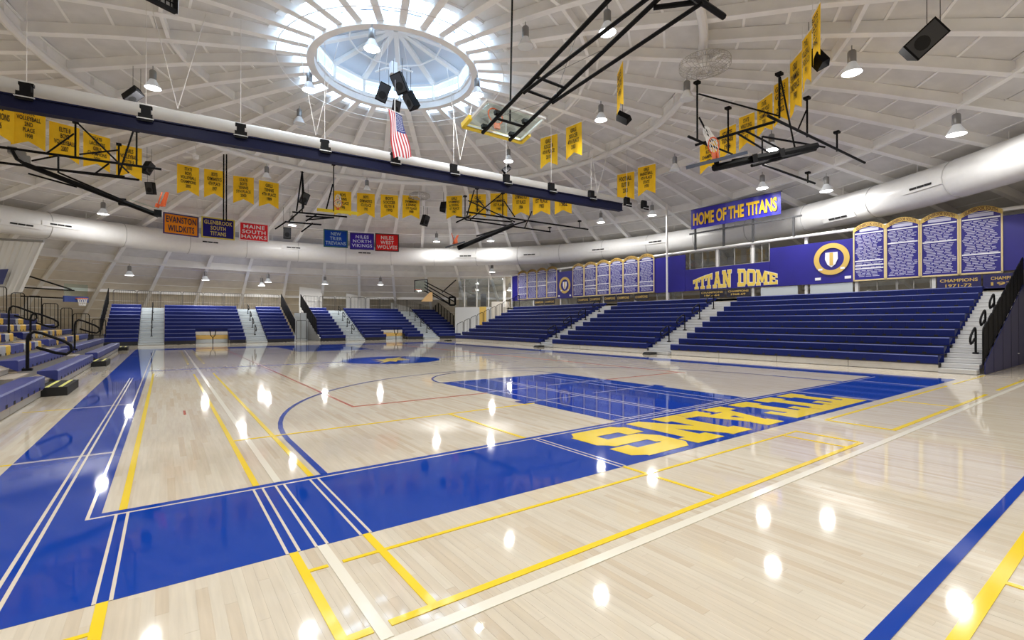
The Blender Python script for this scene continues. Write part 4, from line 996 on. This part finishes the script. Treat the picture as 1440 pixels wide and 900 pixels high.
# yellow banners
BAN = [(20, 147, 60, 157, 'STATE\nVOLLEYBALL\n2ND\nPLACE\n1998'), (71, 170, 110, 180, 'ELITE 8\nBOYS\nVOLLEYBALL\n2007'), (117, 184, 155, 195, 'STATE\nLACROSSE\nGIRLS\nCHAMPIONS\n2005'), (164, 202, 199, 209, 'GIRLS\nVOLLEYBALL\nELITE 8\n2003'),
       (249, 230, 280, 236, 'STATE\nBOYS\nVOLLEYBALL\nCHAMPIONS\n2002'), (287, 237, 316, 241, 'BOYS\nGYMNASTICS\n4TH PLACE\n1987'), (328, 247, 357, 250, 'STATE\nBOYS\nTENNIS\n5TH PLACE\n2000'), (364, 253, 392, 258, 'GIRLS\nTENNIS\n4TH PLACE\n1989'),
       (470, 268, 494, 270, 'BOYS\nTENNIS\n4TH PLACE\n1996'), (502, 271, 527, 273, 'BOYS\nGYMNASTICS\n4TH PLACE\n1995'), (534, 273, 561, 275, 'BOYS\nSOCCER\nELITE 8\n1993'), (565, 274, 591, 276, 'GIRLS\nSWIMMING\n& DIVING\n1ST PLACE\n1988'), (627, 276, 650.5, 274.5, 'GIRLS\nSWIMMING\n& DIVING\n1ST PLACE\n1987'), (659, 273, 684, 273, 'GIRLS\nSWIMMING\n1ST\n1986'), (689, 272, 714, 271.5, 'GIRLS\nSWIMMING\n1ST PLACE\n1985'), (720, 271, 745, 270, 'GYMNASTICS\n1ST PLACE\n1984'), (749, 269, 774, 268, 'GIRLS\n1ST PLACE\n1983'), (780, 267, 804, 266, 'STATE\n1982'),
       (760, 195, 784, 188, 'GIRLS\nSOCCER\n4TH PLACE\n2010'), (796, 180, 818, 171, 'GIRLS\nSOCCER\n4TH PLACE\n2003'), (870, 100, 874, 90, 'BOYS\nSTATE\n1999'), (868, 246, 892, 241, 'FOOTBALL\nELITE 8\n2000'), (897, 236, 922, 230, 'GIRLS\nBASKETBALL\n4TH PLACE\nSTATE\n1978'),
       (984, 205, 1011, 195, 'STATE\nBOYS\nCHAMPIONS\n1974'), (1012, 184, 1035, 174, 'STATE\nTENNIS\n1976'), (1039, 166, 1061, 157.5, 'STATE\nWRESTLING\n3RD PLACE\n1977'), (1065, 145, 1086, 130, 'STATE\nWATER POLO\nCHAMPIONS\n2001'), (1089, 120, 1108, 108, 'GIRLS\nGOLF\n1ST\n2002'), (1111, 90, 1128, 70, 'GIRLS\nSWIMMING\n2ND PLACE\n1990'), (1128, 58, 1141.7, 40, 'STATE\nVOLLEYBALL\n2ND PLACE\n1991'), (1142, 25, 1154, 3, 'BOYS\nGOLF\n1ST\n1992'),
       (-22, 132, 13, 143, 'STATE\nCHAMPIONS\n1996')]
BLAB = ['second from the left edge, below the navy beam', 'above the middle of the left goal frame', 'behind the crossed bars of the left goal frame', 'at the right end of the left goal frame', 'first right of the left goal frame, over the orange pennant', 'half behind the black drop pole', 'third of four left of the far goal', 'fourth of four left of the far goal', 'behind the far goal with its yellow padding', 'first right of the far goal', 'second right of the far goal', 'third right of the far goal', 'first of six behind the far right goal frame', 'second of six behind the far right goal frame', 'third of six behind the far right goal frame', 'fourth of six behind the far right goal frame', 'fifth of six, topped by the navy beam', 'sixth of six, topped by the navy beam',
        'left of the pair beside the folded backboard', 'right of the pair beside the folded backboard', 'hung edge-on above a loudspeaker', 'left of the pair over the far record boards', 'right of the pair over the far record boards', 'lowest behind the right goal frame, at its orange rim', 'second from the orange rim of the right goal frame', 'third from the orange rim of the right goal frame', 'orange-yellow, fourth from the rim of the right goal frame', 'slim, behind an upright of the right goal frame', 'third from the top of the near column', 'second from the top of the near column', 'topmost of the near column, cut by the frame', 'cut off at the left edge of the view']
for bi, (x0, y0, x1, y1, tx) in enumerate(BAN):
    mp = atdome((x0 + x1) / 2, (y0 + y1) / 2, .35); A, B2 = atz(x0, y0, mp.z), atz(x1, y1, mp.z); u = (B2 - A); wd = u.length
    if bi == 20: wd = .9; u = (B2 - A).normalized()
    u.normalize(); wd = max(.92, min(1.08, wd)) if bi < 23 or bi == 31 else max(.6, wd); mid = (A + B2) / 2; hh = 1.5 if bi > 8 or bi < 8 else 1.5
    if bi in (23, 24, 25, 26, 27, 28, 29, 30): hh = {27: 1.42, 28: 1.68, 29: 1.46}.get(bi, 1.30); wd *= 1.0
    nrm = Vector((u.y, -u.x, 0))
    t = thing('yellow_banner', 'yellow swallow-tailed felt banner ' + BLAB[bi], 'banner', mid, 'yellow championship banners')
    b = MB(); n_ = 8; vs = []
    for i in range(n_ + 1):
        f = i / n_; tail = hh - .26 * (1 - abs(2 * f - 1)); wv = nrm * (.018 * math.sin(i * 1.3 + bi))
        for j in range(4): vs.append(mid + u * (wd * (f - .5)) - Vector((0, 0, tail * j / 3)) + wv * (j / 3 + .2))
    b.add(vs, [(4 * i + j, 4 * i + j + 1, 4 * i + j + 5, 4 * i + j + 4) for i in range(n_) for j in range(3)])
    cl = b.build('banner_cloth', BANNER, t)
    k = tx.count('\n') + 1
    lettering(tx, mid - Vector((0, 0, (hh - .26) * .50)) + nrm * .035, u, (0, 0, 1), wd * .70, (hh - .3) * (.55 + .06 * k), INK, t, .02)
    b = MB(); b.bar(mid - u * wd * .52 + Vector((0, 0, .012)), mid + u * wd * .52 + Vector((0, 0, .012)), .03, .03); b.build('top_rod', STEEL, t)
    b = MB()
    for s_ in (-.45, .45): q = mid + u * wd * s_; b.bar(q, (q.x, q.y, zr(radius(q)) + .05), .01, .01)
    b.build('hanging_cord', STEEL, t)

# school pennants
PEN = [((229, 298, 279, 305), (229, 328), 'EVANSTON\nWILDKITS', (.95, .30, .012), (.02, .015, .05), (.03, .03, .15), 'orange rectangular pennant with dark letters, leftmost over the duct'),
       ((283, 304, 330, 309), (283, 333.5), 'GLENBROOK\nSOUTH\nTITANS', (.012, .008, .17), (.65, .50, .12), (.65, .52, .05), 'navy pennant with gold edge and letters beside the orange pennant'),
       ((336, 311, 378, 315), (336, 338), 'MAINE\nSOUTH\nHAWKS', (.80, .025, .035), (.85, .8, .8), (.85, .82, .82), 'bright red pennant with a white edge, third from the left'),
       ((455, 322, 489, 324), (455, 347), 'NEW\nTRIER\nTREVIANS', (.004, .06, .42), (.35, .5, .65), (.03, .13, .12), 'mid blue pennant left of the purple one'),
       ((492, 327, 526, 328), (492, 350.5), 'NILES\nNORTH\nVIKINGS', (.045, .015, .36), (.6, .6, .85), (.03, .02, .2), 'purple pennant with white letters between the blue and red ones'),
       ((527.5, 328, 561, 330), (527.5, 353), 'NILES\nWEST\nWOLVES', (.75, .01, .012), (.80, .66, .64), (.05, .01, .01), 'dark-edged red pennant, rightmost of the six')]
for (x0, y0, x1, y1), (xb, yb), tx, col, ink, edge, lb in PEN:
    A = atdome(x0, y0, 1.0); B2 = atdome(x1, y1, 1.0); B2.z = A.z; u = B2 - A; wd = u.length; u.normalize(); D_ = (A - EYE).dot(FW); hh = (yb - y0) / F * D_ * 1.0
    nrm = Vector((u.y, -u.x, 0)); mid = (A + B2) / 2
    sl = Vector((0, 0, -(y1 - y0) * .0))
    t = thing('school_pennant', lb, 'pennant', mid, 'school pennants over the duct')
    b = MB(); n_ = 10; vs = []
    for i in range(n_ + 1):
        for j in range(4): vs.append(A + u * wd * i / n_ - Vector((0, 0, hh * j / 3)) + nrm * .03 * math.sin(i * 1.2 + j))
    b.add(vs, [(4 * i + j, 4 * i + j + 1, 4 * i + j + 5, 4 * i + j + 4) for i in range(n_) for j in range(3)]); b.build('pennant_cloth', mat('cloth ' + tx[:9], col, .6, spec=.2), t, True)
    e = .07; z = Vector((0, 0, 1)); b = MB(); c_ = mid - z * hh / 2 + nrm * .05
    for s_ in (-1, 1):
        b.obox(c_ + u * (wd / 2 - e / 2) * s_, u * e / 2, nrm * .006, z * hh / 2); b.obox(c_ + z * (hh / 2 - e / 2) * s_, u * (wd / 2 - e), nrm * .006, z * e / 2)
    b.build('edge_binding', mat('edge ' + tx[:9], edge, .6), t)
    lettering(tx, c_ + nrm * .01, u, z, wd * .84, hh * .72, mat('ink ' + tx[:9], ink, .6), t, .022, spacing=1.1)
    b = MB()
    for s_ in (0.03, .97): q = A + u * wd * s_; b.bar(q, (q.x, q.y, zr(radius(q)) + .05), .012, .012)
    b.build('hanging_cord', STEEL, t)

# fans
def fan(P, s, label, cage):
    t = thing('ceiling_fan', label, 'fan', P, 'ceiling fans')
    MB().lathe([(.10 * s, -.12), (.14 * s, -.05), (.14 * s, .08), (.05, .14)], 10, P).build('motor', STEEL, t)
    MB().bar(P + Vector((0, 0, .1)), (P.x, P.y, zr(radius(P)) + .1), .04, .04).build('down_rod', STEEL, t)
    for k in range(3):
        a = R_(20 + 120 * k); d = Vector((math.cos(a), math.sin(a), 0)); x = Vector((-d.y, d.x, .25)); MB().obox(P + d * .36 * s, d * .26 * s, x * .08 * s, (0, 0, .006)).build('fan_blade', STEEL, t)
    if cage:
        b = MB()
        for k in range(28):
            a = 2 * math.pi * k / 28; d = Vector((math.cos(a), math.sin(a), 0))
            b.tube([P + d * .12 * s + Vector((0, 0, .2 * s)), P + d * .5 * s + Vector((0, 0, .16 * s)), P + d * .72 * s + Vector((0, 0, .05 * s)), P + d * .72 * s - Vector((0, 0, .1 * s)), P + d * .5 * s - Vector((0, 0, .2 * s)), P + d * .1 * s - Vector((0, 0, .24 * s))], .007, 4)
        for rr, z in ((.72, .05), (.72, -.1), (.5, .16), (.5, -.2), (.3, -.22)): b.tube([P + Vector((rr * s * math.cos(2 * math.pi * i / 24), rr * s * math.sin(2 * math.pi * i / 24), z * s)) for i in range(24)], .008, 4, True)
        b.build('wire_cage', mat('pale fan wire', (.42, .40, .37), .5), t)['kind'] = 'stuff'
fan(atdome(991, 90, .75), 1.05, 'caged ceiling fan on the inner ring at upper right', True)
fan(atdome(590, 275, .6), .9, 'pale ceiling fan beside the group of far banners', True)
fan(atdome(275, 221, .6), 1.0, 'faint ceiling fan over the left yellow banners', False)

# corner of a hanging scoreboard at the upper left
A, B2 = atd(247, 17, 10.5), atd(150, -32, 9.2); t = thing('scoreboard', 'dark framed hanging score board, only its lower corner in view', 'scoreboard', A)
u = B2 - A; z = Vector((0, 0, 1.3)); fr = MB()
for p, q in ((A, B2), (A, A + z), (B2, B2 + z), (A + z, B2 + z)): fr.bar(p, q, .10, .08)
fr.build('black_frame', BLACK, t); MB().obox(A + u / 2 + z / 2 + FW * .06, u / 2, FW * .03, z / 2).build('board_back', GREYM, t)
b = MB()
for i in range(1, 12): b.bar(A + u * i / 12, A + u * i / 12 + z, .02, .02)
for i in range(1, 8): b.bar(A + z * i / 8, B2 + z * i / 8, .02, .02)
b.build('guard_bars', BLACK, t)
b = MB()
for q in (A + u * .2 + z, A + u * .8 + z): b.bar(q, (q.x, q.y, zr(radius(q)) + .1), .03, .03)
b.build('hanger_rod', BLACK, t)

# ------------------------------------------------------------------ folded basketball goals
def pipes(t, name, segs, r, m=BLACK):
    out = []
    for p, q in segs:
        out.append(MB().tube([p, q], r, 7).build(name, m, t, True))
    return out
def zz_(pts, z): return [(atz(a, b_, z), atz(c_, d_, z)) for a, b_, c_, d_ in pts]
def hangers(t, lst, z, up=.35):
    for x, y0, y1 in lst:
        p = atz(x, y1, z); top = Vector((p.x, p.y, zr(radius(p)) + .02)); zt = p.z + (y1 - y0) / F * (p - EYE).dot(FW)
        q = Vector((p.x, p.y, min(zt, top.z))); MB().tube([p, q], .032, 7).build('hanger_pipe', BLACK, t)
        MB().box(q.x - .09, q.x + .09, q.y - .09, q.y + .09, q.z - .04, q.z + .04).build('hanger_clamp', BLACK, t)
# near main goal, folded up towards the middle
t = thing('basketball_goal', 'big folded basketball goal with glass backboard and yellow padding, upper middle', 'basketball hoop', (7.6, 3, 7.2))
uL, uR = 7.17, 8.05
def mast(u, v): return Vector((u, v, 6.45 + (6.0 - v) * .245))
pipes(t, 'mast_pipe', [(mast(uL, 6.0), mast(uL, .2)), (mast(uR, 6.0), mast(uR, .2))], .05)
pipes(t, 'brace_pipe', [(mast(uL, 4.2) - Vector((0, 0, .08)), Vector((uL + .05, .2, 7.15))), (mast(uR, 4.2) - Vector((0, 0, .08)), Vector((uR + .1, .2, 7.15)))], .042)
pipes(t, 'cross_pipe', [(mast(uL, v), mast(uR, v)) for v in (3.75, 4.2, 5.35)], .035)
pipes(t, 'hinge_pipe', [(Vector((5.6, .75, 7.72)), Vector((8.9, .75, 7.72))), (Vector((5.6, .25, 7.2)), Vector((8.9, .25, 7.2)))], .06)
pipes(t, 'hinge_brace', [(Vector((uR, 1.2, 7.55)), Vector((8.8, .5, 7.6))), (Vector((8.5, .75, 7.72)), Vector((8.5, .25, 7.2))), (Vector((7.0, .75, 7.72)), Vector((7.0, .25, 7.2)))], .05)
for u in (5.8, 7.0, 8.7): MB().tube([(u, .75, 7.72), (u, .75, zr(radius(Vector((u, .75, 0)))) + .05)], .035, 7).build('hanger_pipe', BLACK, t)
pp = mast(7.6, 5.35); MB().tube([pp, (pp.x - .12, pp.y - .3, zr(radius(pp)) + .05)], .024, 7).build('hoist_pole', BLACK, t)
dv = (mast(0, 5) - mast(0, 6)).normalized(); nv = Vector((1, 0, 0)).cross(dv); nv = nv if nv.z > 0 else -nv
bc = mast(7.62, 5.55) + nv * .16
b = MB(); b.obox(bc, (.90, 0, 0), dv * .54, nv * .012); bd = b.build('backboard', BOARDG, t)
b = MB()
for s_ in (-1, 1): b.obox(bc + Vector((.90 * s_, 0, 0)), (.03, 0, 0), dv * .54, nv * .03); b.obox(bc + dv * .54 * s_, (.93, 0, 0), dv * .03, nv * .03)
b.build('board_rim', ALU, bd)
pd = MB(); pd.obox(bc - dv * .58, (.97, 0, 0), dv * .05, nv * .06)
for s_ in (-1, 1): pd.obox(bc - dv * .40 + Vector((.95 * s_, 0, 0)), (.05, 0, 0), dv * .20, nv * .06)
pd.build('board_padding', mat('yellow pad foam', (.85, .62, .02), .5), t)
k, _ = hoop_set(t, bc - dv * .38 + nv * .03, nv, Vector((1, 0, 0)))
for u in (uL, uR):
    for v in (5.25, 5.85): MB().obox(mast(u, v) + nv * .08, (.10, 0, 0), dv * .05, nv * .05).build('board_bracket', BLACK, t)
b = MB()
for (u0, v0), (u1, v1) in (((uL, 4.1), (uR, 2.4)), ((uR, 4.1), (uL, 2.4)), ((uL, 5.3), (uR, 4.2))): b.bar(mast(u0, v0), mast(u1, v1), .01, .01)
b.build('stay_cable', GREYM, t)
# right side goal
t = thing('basketball_goal', 'folded side basketball goal with its board edge-on, upper right', 'basketball hoop', atz(1090, 200, 7.7)); Z_ = 7.75
pipes(t, 'frame_pipe', zz_([(1080, 163, 1216, 229), (1073, 231.5, 1146, 258), (978, 204, 1090, 171), (968, 192, 1000, 206)], Z_), .045)
pipes(t, 'cross_pipe', zz_([(1036, 187, 1080, 214), (1050, 185, 1104, 213), (998, 204, 1030, 217), (1072, 192, 1160, 207)], Z_), .034)
hangers(t, [(980.5, 116, 197), (1024, 152, 213), (1096, 104, 166), (1135, 138, 193), (1177, 186, 213), (1136, 243, 257)], Z_)
pipes(t, 'diagonal_pipe', [(atd(982, 132, 15.2), atd(1095, 163, 14.8)), (atd(1097, 108, 14.4), atd(1118, 209, 15.4)), (atd(983, 165, 15.), atd(1000, 197, 15.)), (atd(1134, 155, 16.5), atd(1121, 185, 16.5)), (atd(1072, 192, 15.5), atd(1072, 220, 15.5))], .026)
pipes(t, 'mast_pipe', [(atd(1004, 236, 14.6), atd(1148, 205, 15.6))], .11); pipes(t, 'mast_pipe', [(atd(1057, 233, 14.8), atd(1147, 210, 15.6)), (atd(1030, 226, 14.8), atd(1148, 203, 15.7))], .05)
bc = atd(1010, 224.5, 14.6); ax = (atd(1052, 214, 15.2) - atd(968, 235, 14.0)); hl = ax.length / 2; ax.normalize(); bk2 = (bc - EYE).normalized(); nv = bk2.cross(ax).normalized(); nv = nv if nv.z > 0 else -nv
bd = MB().obox(bc, ax * hl, bk2 * .5, nv * .05).build('backboard', mat('slate blue board edge', (.022, .035, .075), .5), t)
k, _ = hoop_set(t, bc - ax * .12 + nv * .05 - bk2 * .3, nv, ax); net(t, k, nv, ax, (nv * .9 - ax * .45).normalized(), ln=.5)
MB().obox(bc - ax * .1 + nv * .12 - bk2 * .3, ax * .16, bk2 * .10, nv * .11).build('rim_spring', ORANGE, t)
for x, y in ((1008, 231), (1062, 222), (1100, 214)): MB().obox(atd(x, y, 14.9), ax * .12, bk2 * .1, nv * .12).build('mast_bracket', BLACK, t)
# left side goal
t = thing('basketball_goal', 'folded side basketball goal with a long boom under the beam at the left', 'basketball hoop', atz(110, 225, 7.7))
pipes(t, 'frame_pipe', zz_([(-20, 204, 227, 238), (-20, 226, 196, 253)], Z_), .05)
hangers(t, [(106, 172, 222), (192, 184, 233), (167, 203, 247)], Z_)
pipes(t, 'diagonal_pipe', [(atd(108, 172, 17.5), atd(181, 243, 17.8)), (atd(187.5, 184, 17.6), atd(167, 246, 17.8)), (atd(65, 216, 17.5), atd(104, 188, 17.5)), (atd(112, 217, 17.5), atd(167, 211, 17.6)), (atd(45, 226, 17.4), atd(82, 219, 17.4)), (atd(131, 246, 17.8), atd(153, 230, 17.8)), (atd(82, 220, 17.6), atd(82, 243, 17.6))], .03)
bm = [atd(17, 212, 17.2), atd(24, 224, 17.2), atd(37, 232, 17.2)]; MB().tube(bm, .06, 7).build('boom_elbow', BLACK, t)
pipes(t, 'mast_pipe', [(atd(35, 231, 17.2), atd(223, 303, 18.6))], .095)
pipes(t, 'brace_pipe', [(atd(83, 243, 17.4), atd(174, 282, 18)), (atd(40, 244, 17.2), atd(108, 263, 17.7)), (atd(40, 234, 17.2), atd(175, 248, 17.8))], .032)
bc = atd(205, 288, 18.3); ax = (atd(226, 294, 18.5) - atd(184, 280, 18.1)); hl = ax.length / 2; ax.normalize(); bk2 = (bc - EYE).normalized(); nv = bk2.cross(ax).normalized(); nv = nv if nv.z > 0 else -nv
MB().obox(bc, ax * hl, bk2 * .45, nv * .02).build('backboard', BOARDG, t)
k, _ = hoop_set(t, bc + ax * hl * .72 + nv * .04, nv, bk2)
MB().prism([(0, 0), (.16, 0), (.30, .55), (.24, .55)], atd(224, 290, 18.4), RT, Vector((0, 0, 1)), FW * .1).build('rim_spring', ORANGE, t)
for x, y in ((18, 212), (30, 218), (36, 224), (172, 284), (222, 300)): MB().obox(atd(x, y, 17.6 if x < 100 else 18.4), (.12, 0, 0), (0, .12, 0), (0, 0, .12)).build('mast_bracket', BLACK if x > 40 else GREYM, t)
# far right side goal
t = thing('basketball_goal', 'distant folded side basketball goal with a slanting boom, right of centre', 'basketball hoop', atz(700, 305, 7.7))
pipes(t, 'frame_pipe', zz_([(656, 298, 827, 322.5), (655, 309, 774, 326)], Z_), .05)
hangers(t, [(654, 276, 309), (671, 265, 298), (707, 272, 303), (815, 311, 320), (773, 320, 326)], Z_)
pipes(t, 'diagonal_pipe', [(atd(658, 282, 27), atd(724, 312, 28)), (atd(667, 267, 27), atd(655, 309, 27)), (atd(706, 272, 28), atd(660, 310, 28)), (atd(672, 280, 27), atd(686, 297, 27)), (atd(709, 283, 28), atd(724, 305, 28)), (atd(748, 297, 28.5), atd(738, 320, 28.5))], .035)
pipes(t, 'mast_pipe', [(atd(644, 349, 27), atd(722, 316, 28))], .13); pipes(t, 'brace_pipe', [(atd(670, 332, 27), atd(740, 311, 28)), (atd(641, 305, 27.5), atd(720, 312, 28)), (atd(641, 313, 27.5), atd(662, 303, 27.5))], .045)
bc = atd(640, 344, 27); ax = (atd(655, 339, 27) - atd(628, 347, 27)); hl = ax.length / 2; ax.normalize(); bk2 = (bc - EYE).normalized(); nv = bk2.cross(ax).normalized(); nv = nv if nv.z > 0 else -nv
MB().obox(bc, ax * hl, bk2 * .5, nv * .04).build('backboard', mat('dark board edge', (.05, .06, .08), .4), t)
k, _ = hoop_set(t, bc + nv * .05, nv, bk2); MB().prism([(-.16, 0), (.16, 0), (.12, .3), (.20, .5), (.10, .5)], atd(640, 343, 27), RT, Vector((0, 0, 1)), FW * .1).build('rim_spring', ORANGE, t)
# far main goal
t = thing('basketball_goal', 'distant folded main basketball goal with yellow padding, left of centre', 'basketball hoop', atz(455, 300, 7.7))
pipes(t, 'frame_pipe', zz_([(411, 298, 488, 305), (400, 311.7, 452, 316), (430, 304, 470, 306)], Z_), .05)
hangers(t, [(425, 241, 298), (469, 231, 297)], Z_)
pipes(t, 'diagonal_pipe', [(atd(425, 241, 26.5), atd(417, 297, 26.5)), (atd(425, 241, 26.5), atd(427, 272, 26.5)), (atd(427, 284, 26.5), atd(427, 292, 26.5)), (atd(427, 292, 26.5), atd(406, 311, 26.5)), (atd(468, 259, 27), atd(459, 294, 27)), (atd(432, 309, 26.5), atd(470, 306, 27)), (atd(445, 302, 26.5), atd(430, 311, 26.5)), (atd(440, 314, 26.5), atd(424, 326, 26.5)), (atd(402, 312, 26.5), atd(387, 322, 26.5))], .04)
bc = atd(475, 297.5, 27.5); ax = atd(504, 301, 27.5) - atd(446, 295.5, 27.5); ax.normalize(); bk2 = (bc - EYE).normalized(); nv = bk2.cross(ax).normalized(); nv = nv if nv.z > 0 else -nv
MB().obox(bc + bk2 * .5, ax * .9, bk2 * .54, nv * .015).build('backboard', BOARDG, t)
MB().obox(bc, ax * 1.2, bk2 * .06, nv * .09).build('board_padding', mat('yellow pad foam', (.85, .62, .02), .5), t)
k, _ = hoop_set(t, bc + nv * .06 + bk2 * .1, nv, ax); net(t, k, nv, ax, nv, ln=.4)
# slim drop pipes seen behind the beam
for x, y0, y1, D_, lb in ((316, 205, 312, 24, 'left of the gold-lettered pennant'), (743, 0, 150, 11.2, '')):
    if not lb: continue
    p, q = atd(x, y1, D_), atd(x, y0 - 20, D_); t = thing('drop_pole', 'pair of slim black drop poles ' + lb, 'pole', p)
    for dx in (-.06, .08): MB().tube([p + RT * dx, Vector((p.x + RT.x * dx, p.y + RT.y * dx, zr(radius(p)) - .34))], .035, 6).build('pole_pipe', BLACK, t)
